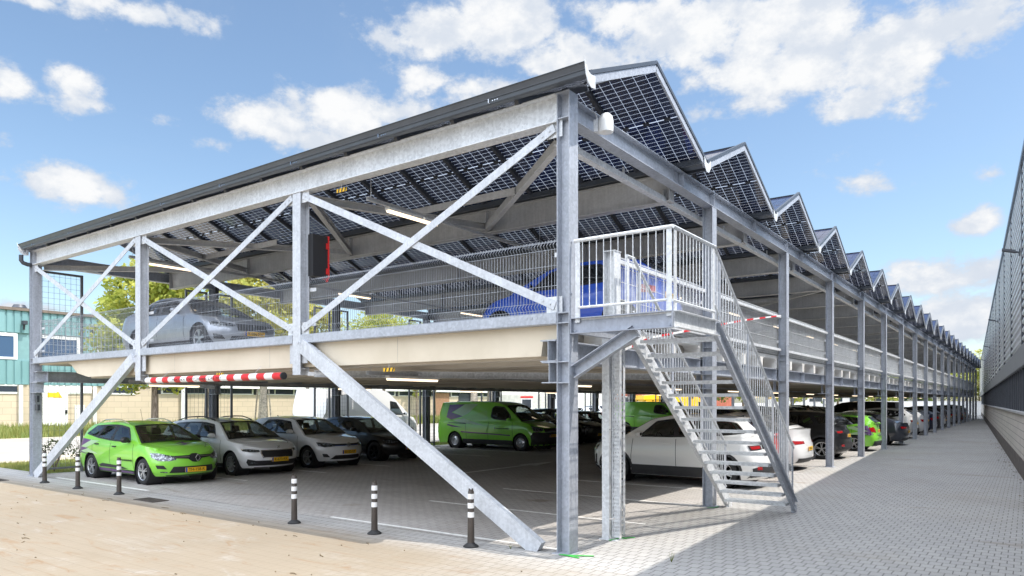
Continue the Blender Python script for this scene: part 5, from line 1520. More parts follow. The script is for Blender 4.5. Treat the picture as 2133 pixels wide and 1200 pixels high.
for i in range(6): mb.tube([(-2.2 + i * .56, -.68, 2.08), (-2.2 + i * .56, .68, 2.08)], .018, 6); mb.bar((-2.2 + i * .56, -.68, 1.92), (-2.2 + i * .56, -.68, 2.08), .02, .03); mb.bar((-2.2 + i * .56, .68, 1.92), (-2.2 + i * .56, .68, 2.08), .02, .03)
mb.build('roof_rack', 'black', v2)
put('hatch', (.012, .02, .05), 'dark blue hatchback with its nose showing just beyond the nearer green van', 'left', 18.85, -11.2, plate='S-803-TK')
put('suv', (.010, .011, .012), 'black crossover car with orange plate seen right of the near corner column', 'left', 21.35, -11.3, plate='L-259-HV', rim='dark')
put('hatch', (.012, .018, .016), 'very dark green hatchback behind the black crossover in the left row', 'left', 23.85, -11.0, plate='R-640-DN')
pg = put('suv', (.82, .815, .80), 'white crossover with grey lower cladding parked behind the steel staircase', 'right', 8.80, .12, plate='X-515-JZ', rimn=10, over=dict(cab=(1.04, 1.74, 3.98, 4.38), roof=[(1.74, 1.52), (2.1, 1.60), (2.6, 1.64), (3.3, 1.62), (3.98, 1.54)], wins=[[(1.52, 1.13), (1.90, 1.48), (2.38, 1.55), (2.42, 1.14)], [(2.50, 1.145), (2.46, 1.555), (3.16, 1.54), (3.40, 1.19)], [(3.46, 1.20), (3.24, 1.53), (3.84, 1.47), (4.06, 1.26)]]))
put('hatch', (.55, .02, .015), 'bright red hatchback half hidden behind the staircase, right of the white crossover', 'right', 11.30, -.30, plate='P-38-RK', glass='dark_glass')
tw = put('saloon', (.82, .82, .815), 'white crossover with rounded tail and towbar between the red hatchback and the black crossover', 'right', 13.80, -.25, plate='T-904-BL', over=dict(H=1.62, W=1.92, R=.35, roof=[(2.02, 1.50), (2.35, 1.58), (2.8, 1.61), (3.2, 1.58), (3.55, 1.50)], hood=[(0, .74), (.2, .82), (.5, .90), (.95, .98), (1.25, 1.02), (1.7, 1.04), (2.8, 1.07), (3.8, 1.13), (4.3, 1.18), (4.70, 1.16)],
    tail=[(.2, .12), (.35, .0), (.7, .02), (.95, .10), (1.2, .08)], wins=[[(1.74, 1.08), (2.10, 1.43), (2.58, 1.50), (2.62, 1.09)], [(2.72, 1.095), (2.68, 1.51), (3.22, 1.49), (3.72, 1.22), (3.70, 1.15)]], face='tesla'))
mb = MB(); mb.tube([(-2.30, 0, .33), (-2.42, 0, .30), (-2.47, 0, .36), (-2.47, 0, .40)], .018, 6); mb.lathe([(0, .40), (.025, .41), (.03, .43), (.02, .45), (0, .455)], 10, 'z', (-2.47, 0, 0)); mb.build('towbar', 'dark_steel', tw, 40)
put('suv', (.010, .010, .011), 'black crossover with grey bumper and two-tone wheels behind the fourth column', 'right', 18.80, -.12, plate='G-771-NF', rimn=5, over=dict(L=4.30))
put('estate', GREEN, 'lime green estate car with purple flashes seen from behind between the alley columns', 'right', 23.80, .06, plate='TH-164-R', over=clio, decals=clio_decals[:7])
put('saloon', (.018, .022, .034), 'dark blue-black saloon whose boot sticks out past the columns', 'right', 28.80, .48, plate='H-337-ZS')
put('estate', GREEN, 'lime green estate car mostly hidden behind the dark saloon', 'right', 31.30, -.55, over=clio, lod=0)
put('suv', (.70, .70, .70), 'white crossover with red tail lamps, nearer of the two white cars far along the alley', 'right', 36.30, .05, lod=0)
put('hatch', (.72, .72, .72), 'white hatchback, further of the two white cars far along the alley', 'right', 41.30, .0, lod=0)
put('van', (.012, .012, .013), 'black van with a long flat roof far along the right row', 'right', 38.80, -1.2, lod=0)
far_cols = [((.012, .012, .014), 'black'), ((.02, .02, .022), 'charcoal'), ((.03, .032, .036), 'dark grey'), ((.014, .02, .045), 'navy'), ((.05, .052, .056), 'slate grey'), ((.022, .01, .010), 'dark maroon')]
kinds_ = [('hatch', 'hatchback'), ('estate', 'estate car'), ('saloon', 'saloon'), ('suv', 'crossover')]
ords = ['first', 'second', 'third', 'fourth', 'fifth', 'sixth', 'seventh', 'eighth', 'ninth', 'tenth', 'eleventh', 'twelfth', 'thirteenth', 'fourteenth', 'fifteenth', 'sixteenth', 'seventeenth']
rnd = random.Random(11)
n = 0
for k in range(14, 31):
    if k in (16, 20, 25): continue
    c, cn = far_cols[[0, 1, 3, 0, 2, 5, 0, 4, 1, 3, 0, 2, 1, 0, 3, 5, 1][n % 17]]; kd, kn = kinds_[[0, 1, 3, 2, 0, 3, 1, 0, 2, 1, 3, 0, 1, 2, 0, 3, 1][n % 17]]
    put(kd, c, f'{cn} {kn}, {ords[n]} car past the second green van in the left row', 'left', CARY(k) + rnd.uniform(-.1, .1), -11.3 + rnd.uniform(-.3, .3), lod=0, group='dark cars far down the left row'); n += 1
n = 0
for k in range(17, 33):
    if k in (19, 24, 29): continue
    c, cn = far_cols[[0, 3, 1, 0, 5, 2, 0, 1, 4, 3, 0, 1, 0][n % 13]]; kd, kn = kinds_[[3, 0, 1, 2, 3, 0, 1, 0, 3, 2, 1, 0, 3][n % 13]]
    if k == 21: c, cn = (.62, .62, .62), 'light grey'
    put(kd, c, f'{cn} {kn}, {ords[n]} car past the white hatchback in the far right row', 'right', CARY(k), -.1 + rnd.uniform(-.3, .2), lod=0, group='dark cars far down the right row'); n += 1
# upper deck
put('saloon', (.36, .39, .45), 'silver grey saloon parked on the upper deck behind the left crossed brace', 'left', 2.0, -9.7, 3.082, plate='K-066-PW', metallic=.5, group='cars on the upper deck')
put('hatch', (.012, .075, .50), 'bright blue hatchback parked on the upper deck behind the corner column and stair landing', 'right', 4.30, -.40, 3.082, plate='RB-620-X', group='cars on the upper deck', glass='dark_glass', over=dict(H=1.56, L=4.1, tail=[(.2, .12), (.35, .0), (.55, 0), (.75, .05), (.95, .10)]))
# beyond the deck on the left
p = CAM + FW * 32.6 + RT * -6.9
make_car('highvan', (.82, .82, .82), 'parked_van', 'tall white delivery van parked beside the deck behind the row of cars', 'van', (p.x, p.y, .01), R(99.1), None, over=dict(L=6.9, H=2.52, wb=4.2, cab=(.95, 2.2, 6.72, 6.89), roof=[(2.2, 2.22), (2.6, 2.42), (3.2, 2.50), (5.0, 2.52), (6.72, 2.46)], hood=[(0, .95), (.2, 1.05), (.5, 1.15), (.85, 1.24), (1.05, 1.27), (1.5, 1.26), (3.0, 1.26), (6.9, 1.26)]))
for px, D, rz, lb in ((1385, 74, 60, 'yellow high-roofed van standing beyond the far side of the deck, left one of two'), (1432, 80, 70, 'yellow high-roofed van standing beyond the far side of the deck, right one of two')):
    p = CAM + ray(px, Y0) * D
    make_car('highvan', (.86, .48, .015), 'parked_van', lb, 'van', (p.x, p.y, .01), R(rz), 'yellow vans beyond the deck', lod=0)
for px, D, rz, kd, lb in ((1212, 66, 160, 'hatch', 'white car parked in the yard beyond the deck, left of the dark downpipe'), (1232, 72, 165, 'suv', 'white car parked in the yard beyond the deck, behind the other white one')):
    p = CAM + ray(px, Y0) * D
    make_car(kd, (.72, .73, .75), 'parked_car', lb, 'car', (p.x, p.y, .01), R(rz), 'white cars in the yard', lod=0)

# ------------------------------------------------------------------ warehouse along the alley on the right
WA = math.atan(.0525)
wh = thing('warehouse', 'long warehouse with ribbed grey cladding, a dark window band and a block wall', 'warehouse', (5.49, 0, 0), WA)
t = NT('stack_blocks'); br = t.n('ShaderNodeTexBrick'); br.offset = 0
g = t.n('ShaderNodeTexCoord'); sp_ = t.n('ShaderNodeSeparateXYZ'); t.L.new(g.outputs['Object'], sp_.inputs[0]); cb_ = t.n('ShaderNodeCombineXYZ'); t.L.new(sp_.outputs[1], cb_.inputs[0]); t.L.new(sp_.outputs[2], cb_.inputs[1])
t.L.new(cb_.outputs[0], br.inputs['Vector']); br.inputs['Scale'].default_value = 1; br.inputs['Brick Width'].default_value = .60; br.inputs['Row Height'].default_value = .20; br.inputs['Mortar Size'].default_value = .009
br.inputs['Color1'].default_value = (.60, .555, .50, 1); br.inputs['Color2'].default_value = (.54, .50, .45, 1); br.inputs['Mortar'].default_value = (.22, .20, .18, 1)
t.base(t.mix(t.ramp(t.noise(t.pos(), 1.1, 6), .5, .8, 0, .4), br.outputs[0], (.30, .28, .25))); t.rough(.85); t.bump(t.math('MULTIPLY', br.outputs['Fac'], -1.0), .5, .006); MATS['stack'] = t.m
clad_m = galvanised('ribbed_cladding', (.80, .815, .84), .02, .30, .34); MATS['cladding'] = clad_m
U0, U1 = -45, 150
mb = MB(); mb.box(-.02, .28, U0, U1, 0, .47); mb.build('plinth', plain('brick_plinth', (.12, .10, .088), .9, 0, 0, 0, .35, 4), wh)
mb = MB(); mb.box(.0, .28, U0, U1, .47, 1.64); mb.build('wall', 'stack', wh)
mb = MB(); mb.box(-.06, .30, U0, U1, 1.64, 1.70); mb.build('sill', plain('concrete_sill', (.40, .40, .40), .8), wh)
mb = MB(); mb.box(.30, .5, U0, U1, 1.70, 2.88); mb.build('wall', 'black', wh)
ww = 1.22
for i in range(96):
    y = 12.0 + i * ww - 4 * ww; mb = MB(); mb.box(.03, .24, y - .045, y + .045, 1.70, 2.87); mb.box(.20, .26, y + .045, y + ww - .045, 1.70, 1.78); mb.box(.20, .26, y + .045, y + ww - .045, 2.79, 2.87)
    w_ = mb.build('window', 'dark_steel', wh); mb = MB(); mb.box(.235, .25, y + .045, y + ww - .045, 1.78, 2.79); mb.build('pane', 'pane', w_)
mb = MB(); mb.box(-.03, .30, U0, U1, 2.88, 3.42); mb.build('fascia_band', plain('dark_band', (.235, .24, .25), .5, .2, 0, 0, .06), wh)
mb = MB(); pr = []; z = 3.42; pitch = .215
while z < 8.0: pr += [(.02, z), (.02, z + pitch * .42), (-.025, z + pitch * .55), (-.025, z + pitch * .87)]; z += pitch
pr += [(.02, z), (.06, z), (.06, 3.42)]
mb.sect((0, U0, 0), (0, U1, 0), [(a, zz) for a, zz in pr], (0, 0, 1)); mb.build('wall_cladding', 'cladding', wh)
mb = MB(); mb.box(-.075, .4, U0, U1, 8.0, 8.13); mb.build('coping', plain('coping', (.20, .225, .26), .4, .4, 0, 0, .06), wh)
for i in range(18):
    y = 2.4 + i * 6.1; mb = MB(); mb.box(-.038, .02, y - .025, y + .025, 3.425, 7.995)
    mb.build('joint_cover', 'dark_steel', wh)
mb = MB(); mb.box(.4, 30, U0, U1, 7.6, 7.9); mb.box(.5, 30, U0, U0 + .3, 0, 7.6); mb.box(.5, 30, U1 - .3, U1, 0, 7.6); mb.build('roof', 'offwhite', wh)
cs, sn = math.cos(WA), math.sin(WA)
for i, (u, lb) in enumerate(((15.2, 'nearest black wall lamp on the ribbed cladding'), (34.3, 'second black wall lamp along the ribbed cladding'), (53.9, 'third black wall lamp along the ribbed cladding'), (73.5, 'fourth and furthest black wall lamp on the ribbed cladding'))):
    t_ = thing('wall_lamp', lb, 'lamp', (5.49 - sn * u - .03, cs * u, 5.9), WA, 'wall lamps of the warehouse'); mb = MB(); mb.box(-.03, .0, -.07, .07, -.09, .09); mb.bar((-.02, 0, 0), (-.16, 0, .03), .04, .04); mb.build('arm', 'dark_steel', t_)
    mb = MB(); mb.plate([(-.10, -.12, .0), (-.10, .12, .0), (-.40, .09, .08), (-.40, -.09, .08)], (0, 0, 1), .055); mb.build('lamp_head', 'dark_steel', t_)

# ------------------------------------------------------------------ buildings on the left and far behind
BX = -60.0
ob = thing('office_building', 'two-storey office building with turquoise ribbed cladding and white windows on the far left', 'office building', (BX, 0, 0))
t = NT('turquoise_cladding'); t.base(t.mix(t.ramp(t.noise(t.pos((1, 1, .3)), .6, 5), .35, .7), (.155, .29, .30), (.19, .335, .345))); t.rough(.4); MATS['turquoise'] = t.m
MATS['turquoise_flat'] = plain('turquoise_panel', (.18, .31, .32), .45, 0, 0, 0, .06)
t = NT('beige_blocks'); br = t.n('ShaderNodeTexBrick'); g = t.n('ShaderNodeTexCoord'); sp_ = t.n('ShaderNodeSeparateXYZ'); t.L.new(g.outputs['Object'], sp_.inputs[0]); cb_ = t.n('ShaderNodeCombineXYZ'); t.L.new(sp_.outputs[1], cb_.inputs[0]); t.L.new(sp_.outputs[2], cb_.inputs[1])
t.L.new(cb_.outputs[0], br.inputs['Vector']); br.inputs['Scale'].default_value = 1; br.inputs['Brick Width'].default_value = 1.2; br.inputs['Row Height'].default_value = .5; br.inputs['Mortar Size'].default_value = .02
br.inputs['Color1'].default_value = (.56, .465, .345, 1); br.inputs['Color2'].default_value = (.51, .425, .32, 1); br.inputs['Mortar'].default_value = (.40, .335, .26, 1)
t.base(t.mix(t.ramp(t.noise(t.pos(), .4, 6), .45, .75, 0, .35), br.outputs[0], (.40, .35, .27))); t.rough(.9); MATS['beige'] = t.m
YA, YB = -40, 26
def ribs(parent, y0, y1, z0, z1, name='cladding'):
    mb = MB(); p_ = .52; pts = []; y = y0
    while y < y1: pts += [(.10, y), (.10, y + .36), (0, y + .40), (0, y + .48)]; y += p_
    pts += [(0, y1), (-.3, y1), (-.3, y0)]
    n_ = len(pts); vs = [(a, b, z0) for a, b in pts] + [(a, b, z1) for a, b in pts]
    mb.add(vs, [(i, (i + 1) % n_, n_ + (i + 1) % n_, n_ + i) for i in range(n_)] + [tuple(range(n_ - 1, -1, -1)), tuple(range(n_, 2 * n_))]); return mb.build(name, 'turquoise', parent)
ribs(ob, YA, YB, 7.45, 9.20); ribs(ob, YA, YB, 3.35, 5.25)
mb = MB(); mb.box(-.4, .22, YA, YB + .1, 9.2, 9.42); mb.build('roof_edge', plain('brown_edge', (.16, .125, .10), .7), ob)
mb = MB(); mb.box(-12, -.41, YA, YB, 0, 9.15); mb.build('core', 'offwhite', ob)
mb = MB(); mb.box(-.4, -.06, YA, YB, 5.25, 7.45); mb.build('wall_band', 'turquoise_flat', ob)
mb = MB(); mb.box(-.4, -.02, YA, YB, 0, 3.35); mb.build('wall', 'beige', ob)
y = YA + 1.0; i = 0
while y < YB - 3:
    w = 3.2; mb = MB()
    for a in ((y, y + .25), (y + w - .25, y + w)): mb.box(-.05, .05, a[0], a[1], 5.32, 7.40)
    mb.box(-.05, .05, y + .25, y + w - .25, 7.15, 7.40); mb.box(-.05, .08, y + .25, y + w - .25, 5.32, 5.50)
    w_ = mb.build('window', 'white', ob); mb = MB(); mb.box(-.05, .0, y + .25, y + w - .25, 5.50, 7.15); mb.build('pane', 'pane_blue', w_)
    mb = MB(); mb.box(-.01, .05, y + .3, y + w, 2.62, 2.75); mb.box(-.01, .05, y + .3, y + w, 3.22, 3.34); w_ = mb.build('window', 'white', ob)
    mb = MB(); mb.box(-.01, .02, y + .3, y + w, 2.75, 3.22); mb.build('pane', 'pane', w_)
    y += 4.6
def yat(px): d = ray(px, Y0); return CAM.y + d.y * (BX - CAM.x) / d.x
yd = yat(88); mb = MB(); mb.box(-.01, .06, yd, yat(141), 0, 3.30); d_ = mb.build('door', 'white', ob)
mb = MB(); ym = yat(137); mb.box(.06, .14, ym - .08, ym + .08, 1.0, 1.3); mb.build('handle', 'black', d_)
mb = MB(); ya_ = yat(98); mb.box(.061, .07, ya_, ya_ + .75, 2.35, 2.72); mb.build('sign', 'yellow', d_)
mb = MB(); ya_ = yat(110); mb.plate([(.061, ya_, 2.3), (.061, ya_ + .7, 2.3), (.061, ya_ + .35, 2.85)], (1, 0, 0), .01); mb.build('sign', 'yellow', d_)
mb = MB(); mb.box(-.01, .10, yat(155), yat(176), .1, 1.7); mb.build('louvre', 'offwhite', ob)
mb = MB(); mb.box(-.01, .08, yat(142), yat(190), 2.7, 3.3); mb.build('louvre', 'white', ob)
for px in (41, 195): mb = MB(); yy = yat(px); mb.tube([(.25, yy, 0), (.25, yy, 3.3)], .16, 8); mb.build('downpipe', 'offwhite', ob, 40)
for px in (47, 190): mb = MB(); yy = yat(px); mb.box(.16, .6, yy - .15, yy + .15, 8.1, 8.4); mb.bar((.3, yy, 8.1), (.25, yy, 7.7), .12, .12); mb.build('camera', 'dark_steel', ob)
mb = MB(); mb.lathe([(0, 9.9), (.4, 9.85), (.55, 9.6), (.5, 9.42)], 12, 'z', (-1.5, yat(56), 0)); mb.build('roof_vent', 'dark_steel', ob, 40)
lh = thing('low_hall', 'low beige block hall with a white fascia and strip windows behind the parked cars', 'hall', (BX, 0, 0))
YC = 92
mb = MB(); mb.box(-14, -.02, YB + .15, YC, 0, 2.70); mb.build('wall', 'beige', lh)
mb = MB(); mb.box(-14, .5, YB + .15, YC, 3.32, 4.35); mb.build('fascia', 'white', lh)
mb = MB(); mb.box(-14, -.12, YB + .15, YC, 2.70, 3.32); mb.build('wall', 'dark_steel', lh)
y = YB + .4
while y < YC - 5:
    mb = MB(); mb.box(-.12, .02, y, y + .14, 2.70, 3.32); mb.box(-.12, .02, y + 4.4, y + 4.54, 2.70, 3.32); mb.box(-.12, .02, y + .14, y + 4.4, 2.70, 2.80); mb.box(-.10, .01, y + 2.0, y + 2.1, 2.8, 3.32); w_ = mb.build('window', 'offwhite', lh)
    mb = MB(); mb.box(-.11, -.06, y + .14, y + 4.4, 2.80, 3.32); mb.build('pane', 'pane', w_); y += 5.1
for px in (378, 980): mb = MB(); yy = yat(px); mb.tube([(.35, yy, 0), (.35, yy, 3.3)], .22, 8); mb.build('downpipe', 'white', lh, 40)
for px in (905, 955): mb = MB(); yy = yat(px); mb.box(-.02, .05, yy, yy + 3, .0, 3.2); mb.build('door', 'dark_steel' if px > 930 else plain('brick_brown', (.30, .17, .10), .9), lh)
def far_block(name, label, cat, x0, x1, y0, dep, h, mats, win, group=None):
    b = thing(name, label, cat, ((x0 + x1) / 2, y0, 0), 0, group); w = (x1 - x0) / 2
    mb = MB(); mb.box(-w, w, 0, dep, 0, h); mb.build('wall', mats[0], b)
    mb = MB(); mb.box(-w - .2, w + .2, -.2, dep, h + .004, h + .5); mb.build('roof', mats[1], b)
    x = -w + 1.2
    while x < w - win[0] - .5:
        for z in win[3]:
            mb = MB(); mb.box(x, x + win[0], -.08, .02, z, z + win[1]); f = mb.build('window', 'white', b); mb = MB(); mb.box(x + .12, x + win[0] - .12, -.10, -.03, z + .12, z + win[1] - .12); mb.build('pane', 'pane', f)
        x += win[2]
    return b
MATS['brick_red'] = plain('red_brick', (.34, .10, .06), .9, 0, 0, 0, .2, 1.0)
MATS['render_white'] = plain('white_render', (.70, .70, .69), .8, 0, 0, 0, .06)
far_block('apartment_building', 'red brick building with tall windows far behind the deck, left of the cable post', 'building', -58, -40, 112, 12, 9, ('brick_red', 'render_white'), (1.7, 2.2, 2.6, (.8, 4.4)))
far_block('white_hall', 'plain white hall far behind the deck, seen under the slab behind the caravan', 'hall', -84, -60, 100, 14, 6.0, ('render_white', 'dark_steel'), (2.4, 1.0, 3.4, (2.4,)))
far_block('grey_hall', 'pale grey industrial hall closing the view under the far end of the deck', 'hall', -38, -8, 138, 16, 5.6, ('offwhite', 'render_white'), (2.6, 1.2, 3.6, (1.9,)))
gw = thing('garden_wall', 'pale boundary wall across the far end of the parking deck', 'wall', (-7, 118, 0))
mb = MB(); mb.box(-9, 12, 0, .25, 0, 2.0); mb.build('wall', 'render_white', gw); mb = MB(); mb.box(-9.1, 12.1, -.05, .3, 2.0, 2.1); mb.build('coping', 'offwhite', gw)
# caravan
p = CAM + ray(1092, Y0) * 68
cv = thing('caravan', 'cream site caravan with a curved roof and a small window beyond the nearer green van', 'caravan', (p.x, p.y, 0), R(12))
mb = MB(); mb.sect((-2.2, 0, 0), (2.2, 0, 0), [(-1.2, .55), (1.2, .55), (1.2, 2.65), (1.05, 2.9), (.6, 3.05), (-.6, 3.05), (-1.05, 2.9), (-1.2, 2.65)]); mb.build('body', plain('caravan_cream', (.60, .60, .52), .6), cv)
mb = MB(); mb.box(.2, 1.35, 1.19, 1.24, 1.3, 2.3); mb.box(.2, 1.35, -1.24, -1.19, 1.3, 2.3); w_ = mb.build('window', 'white', cv); mb = MB(); mb.box(.32, 1.23, -1.26, -1.238, 1.4, 2.2); mb.build('pane', 'pane', w_)
mb = MB(); mb.box(.15, 1.4, -1.27, -1.2, 2.34, 2.5); mb.build('awning', 'red', cv)
for s_ in (-1, 1): mb = MB(); mb.lathe([(0, -.1), (.3, -.1), (.33, 0), (.3, .1), (0, .1)], 16, 'y', (0, s_ * 1.05, .33)); mb.build('wheel', 'rubber', cv, 40)
mb = MB(); mb.bar((-2.2, 0, .5), (-3.4, 0, .45), .1, .1); mb.tube([(-3.2, 0, .5), (-3.2, 0, 0)], .04, 6); mb.build('drawbar', 'dark_steel', cv)
bn = thing('waste_bin', 'dark post-mounted waste bin on the grass beyond the far parking bays', 'bin', (-3.2, 100, 0)); mb = MB(); mb.lathe([(0, .4), (.28, .4), (.3, 1.5), (.34, 1.52), (.34, 1.6), (0, 1.65)], 14); mb.build('bin', 'dark_steel', bn, 40); mb = MB(); mb.box(-.05, .05, .28, .36, 0, 1.5); mb.build('post', 'dark_steel', bn)
for x, y, lb in ((-20.5, 58, 'yellow banner flag on a pole beyond the left side of the deck'), (-20.3, 78, 'second yellow banner flag further along beyond the deck')):
    f_ = thing('banner', lb, 'banner', (x, y, 0), 0, 'yellow banners'); mb = MB(); mb.tube([(0, 0, 0), (0, 0, 3.6)], .04, 6); mb.build('pole', 'offwhite', f_); mb = MB(); mb.box(.05, .9, -.01, .01, 2.3, 3.5); mb.build('flag', 'yellow', f_)

# ------------------------------------------------------------------ climbing-plant frames on the left side
def trellis(y0, y1, label):
    t_ = thing('plant_trellis', label, 'trellis', (LX - .22, y0, 0), 0, 'climbing plant frames on the left side of the deck'); w = y1 - y0; z0, z1 = .12, 5.50
    mb = MB()
    for y in (0, w): mb.box(-.03, .03, y - .03, y + .03, 0, z1)
    mb.box(-.028, .028, .03, w - .03, z1 - .06, z1 - .002); mb.box(-.028, .028, .03, w - .03, z0, z0 + .05); mb.build('frame', 'frame_steel', t_)
    mb = MB(); n_ = int(w / .125)
    for i in range(1, n_): y = w * i / n_; mb.box(-.0028, .0028, y - .0028, y + .0028, z0, z1 - .06)
    z = z0 + .15
    while z < z1 - .1: mb.box(.003, .0085, .03, w - .03, z - .0028, z + .0028); z += .15
    mb.build('wire_mesh', 'frame_steel', t_)
trellis(.10, 1.22, 'tall dark wire trellis frame beside the left front corner column')
for k in range(1, 9):
    y = colY(k); o_ = ords[k - 1]
    trellis(y - .80, y - .12, f'tall dark wire trellis on the near side of the {o_} column behind the left corner')
    trellis(y + .12, y + .78, f'tall dark wire trellis on the far side of the {o_} column behind the left corner')
eb = thing('notice_box', 'two small dark boxes fixed beside the left front corner column', 'box', (LX + .14, -.05, 1.95)); mb = MB(); mb.box(0, .14, -.03, .03, 0, .17); mb.box(0, .18, -.03, .03, -.22, -.06); mb.build('box', 'dark_steel', eb)

# ------------------------------------------------------------------ trees, shrubs and grass
def leaves(mb, c, r, n, size, rnd, squash=.8):
    for _ in range(n):
        d = Vector((rnd.gauss(0, 1), rnd.gauss(0, 1), rnd.gauss(0, 1))).normalized() * r * (rnd.random() ** .38)
        p = c + Vector((d.x, d.y, d.z * squash)); s = size * rnd.uniform(.6, 1.3)
        a = Vector((rnd.gauss(0, 1), rnd.gauss(0, 1), rnd.gauss(0, .7))).normalized(); b = a.cross(Vector((rnd.gauss(0, 1), rnd.gauss(0, 1), rnd.gauss(0, 1)))).normalized()
        mb.add([p - a * s, p + b * s * .55, p + a * s, p - b * s * .55], [(0, 1, 2, 3)])
def tree(label, x, y, h, cb, rx, seed, leaf, n=70, dens=75, size=.17, tr=.17, bark='bark', stakes=False, dead=False):
    rnd = random.Random(seed); t_ = thing('broadleaf_tree', label, 'tree', (x, y, 0), 0, 'trees beyond the deck')
    mb = MB(); lean = Vector((rnd.uniform(-.15, .15), rnd.uniform(-.15, .15), 0)); pts = [Vector((0, 0, 0)), Vector((0, 0, h * .2)) + lean * .3, Vector((0, 0, h * .45)) + lean, Vector((0, 0, h * .85)) + lean * 1.6]
    mb.tube(pts, [tr * 1.3, tr, tr * .7, tr * .2], 9)
    cz = (h + cb) / 2; rzz = (h - cb) / 2; C0 = []
    for i in range(n):
        while True:
            d = Vector((rnd.uniform(-1, 1), rnd.uniform(-1, 1), rnd.uniform(-1, 1)))
            if .25 < d.length < 1: break
        wv = 1 - .35 * max(0, d.z)
        C0.append(Vector((d.x * rx * wv, d.y * rx * wv, cz + d.z * rzz)))
    for c in C0[:26]:
        a = pts[1] + (pts[3] - pts[1]) * min(.95, max(0.05, (c.z - cb * .9) / (h - cb * .9) * .8)); m_ = a.lerp(c, .5) + Vector((0, 0, .3)); mb.tube([a, m_, c], [tr * .35, tr * .2, tr * .06], 5)
    mb.build('trunk', bark, t_, 50)
    if stakes:
        mb = MB()
        for q in range(4): a = q * 1.57 + .4; mb.tube([(.75 * math.cos(a), .75 * math.sin(a), 0), (.42 * math.cos(a + .3), .42 * math.sin(a + .3), 2.9)], .055, 6)
        mb.build('stake', 'bark_pale', t_)
    mb = MB()
    for c in C0: leaves(mb, c, rx * rnd.uniform(.16, .34), dens, size, rnd)
    mb.build('crown', leaf, t_, recalc=False)
    return t_
def at(px, D): p_ = CAM + ray(px, Y0) * D; return p_.x, p_.y
tree('round lime-green tree left of the silver saloon, its trunk behind the lime green estate', *at(322, 44), 11.2, 2.5, 3.7, 3, 'leaf_lime', 130, 95)
tree('yellowish tree behind the silver saloon with a staked pale trunk', *at(548, 55), 12.4, 4.6, 3.9, 5, 'leaf_yellow', 110, 90, .18, .3, 'bark_pale', True)
tree('yellowish tree close to the second left column, right of the staked one', *at(640, 62), 11.4, 4.8, 3.0, 8, 'leaf_yellow', 75, 85)
tree('lower green tree seen over the upper deck in the middle bay', *at(800, 70), 11.2, 5.0, 4.2, 9, 'leaf_lime', 110, 85)
tree('thin young tree with sparse leaves behind the white delivery van', *at(868, 60), 5.6, 2.4, 1.0, 12, 'leaf_lime', 14, 40, .16, .06)
tree('stout tree with a pale trunk behind the nearer green van, left one of two', *at(988, 66), 9.2, 3.6, 2.4, 14, 'leaf_green', 50, 70, .18, .36, 'bark_pale')
tree('stout tree with a pale trunk behind the nearer green van, right one of two', *at(1022, 70), 9.4, 4.0, 2.4, 15, 'leaf_lime', 50, 70, .18, .40, 'bark_pale')
for i, (px, D, h, cb, rx, lf, lb) in enumerate(((1548, 100, 9, 2.2, 3.6, 'leaf_lime', 'green tree seen under the slab beside the staircase'), (1490, 104, 8, 2.0, 3.2, 'leaf_green', 'green tree seen under the slab behind the stair treads'), (1650, 112, 9, 1.8, 3.6, 'leaf_lime', 'green tree under the slab left of the person'),
        (1745, 116, 9, 1.9, 4.0, 'leaf_green', 'green tree under the slab between the fourth and fifth columns'), (1822, 122, 10, 1.5, 4.4, 'leaf_lime', 'green tree under the slab right of the sixth column'), (1905, 126, 9, 1.6, 4.4, 'leaf_green', 'green tree near the far end of the deck'),
        (1965, 128, 11, 2.0, 4.5, 'leaf_lime', 'bright green tree showing over the upper deck at its far end'), (2012, 130, 11.0, 2.5, 4.5, 'leaf_lime', 'bright green tree beyond the last columns'), (2040, 134, 12.6, 3, 4.2, 'leaf_yellow', 'yellow-green tree peeping over the roof beside the warehouse'),
        (905, 92, 9, 4.2, 3.4, 'leaf_yellow', 'yellow-green tree low over the upper deck beside the fence'), (430, 60, 10.6, 4.2, 3.3, 'leaf_yellow', 'yellowish tree between the silver saloon and the lime-green tree'), (700, 74, 8.2, 3.8, 2.2, 'leaf_lime', 'small tree right of the hanging front post over the upper deck'))):
    tree(lb, *at(px, D), h, cb, rx, 30 + i, lf, 46, 60, .22)
def shrub(label, x, y, h, r, seed, leaf='leaf_shrub', n=260, size=.045):
    rnd = random.Random(seed); t_ = thing('shrub', label, 'shrub', (x, y, 0), 0, 'shrubs along the left edge of the deck'); mb = MB()
    for q in range(9):
        a = rnd.uniform(0, 6.3); e = Vector((math.cos(a) * r * .8, math.sin(a) * r * .8, h * rnd.uniform(.7, 1))); mb.tube([(0, 0, 0), e * .5 + Vector((0, 0, .1)), e], [.012, .008, .003], 4)
    mb.build('stems', 'bark', t_); mb = MB()
    for q in range(7):
        c = Vector((rnd.uniform(-r, r) * .7, rnd.uniform(-r, r) * .7, h * rnd.uniform(.35, .85))); leaves(mb, c, r * .55, n // 7, size, rnd)
    mb.build('foliage', leaf, t_, recalc=False)
shr = [(-17.25, .75, .95, .42), (-17.2, 1.45, 1.0, .45), (-17.3, 2.2, .95, .45), (-17.2, 3.0, .85, .42), (-17.35, 4.1, .6, .4), (-17.2, 12.5, 1.0, .5), (-17.1, 13.4, 1.1, .5), (-17.2, 14.3, .9, .45), (-17.3, 17.6, .8, .45)]
nm_ = ['nearest to the left corner column', 'second from the left corner column', 'third from the left corner column', 'fourth from the left corner column', 'low one behind the white estate', 'left of the three by the dark downpipe column', 'middle of the three by the dark downpipe column', 'right of the three by the dark downpipe column', 'beside the rear of the nearer green van']
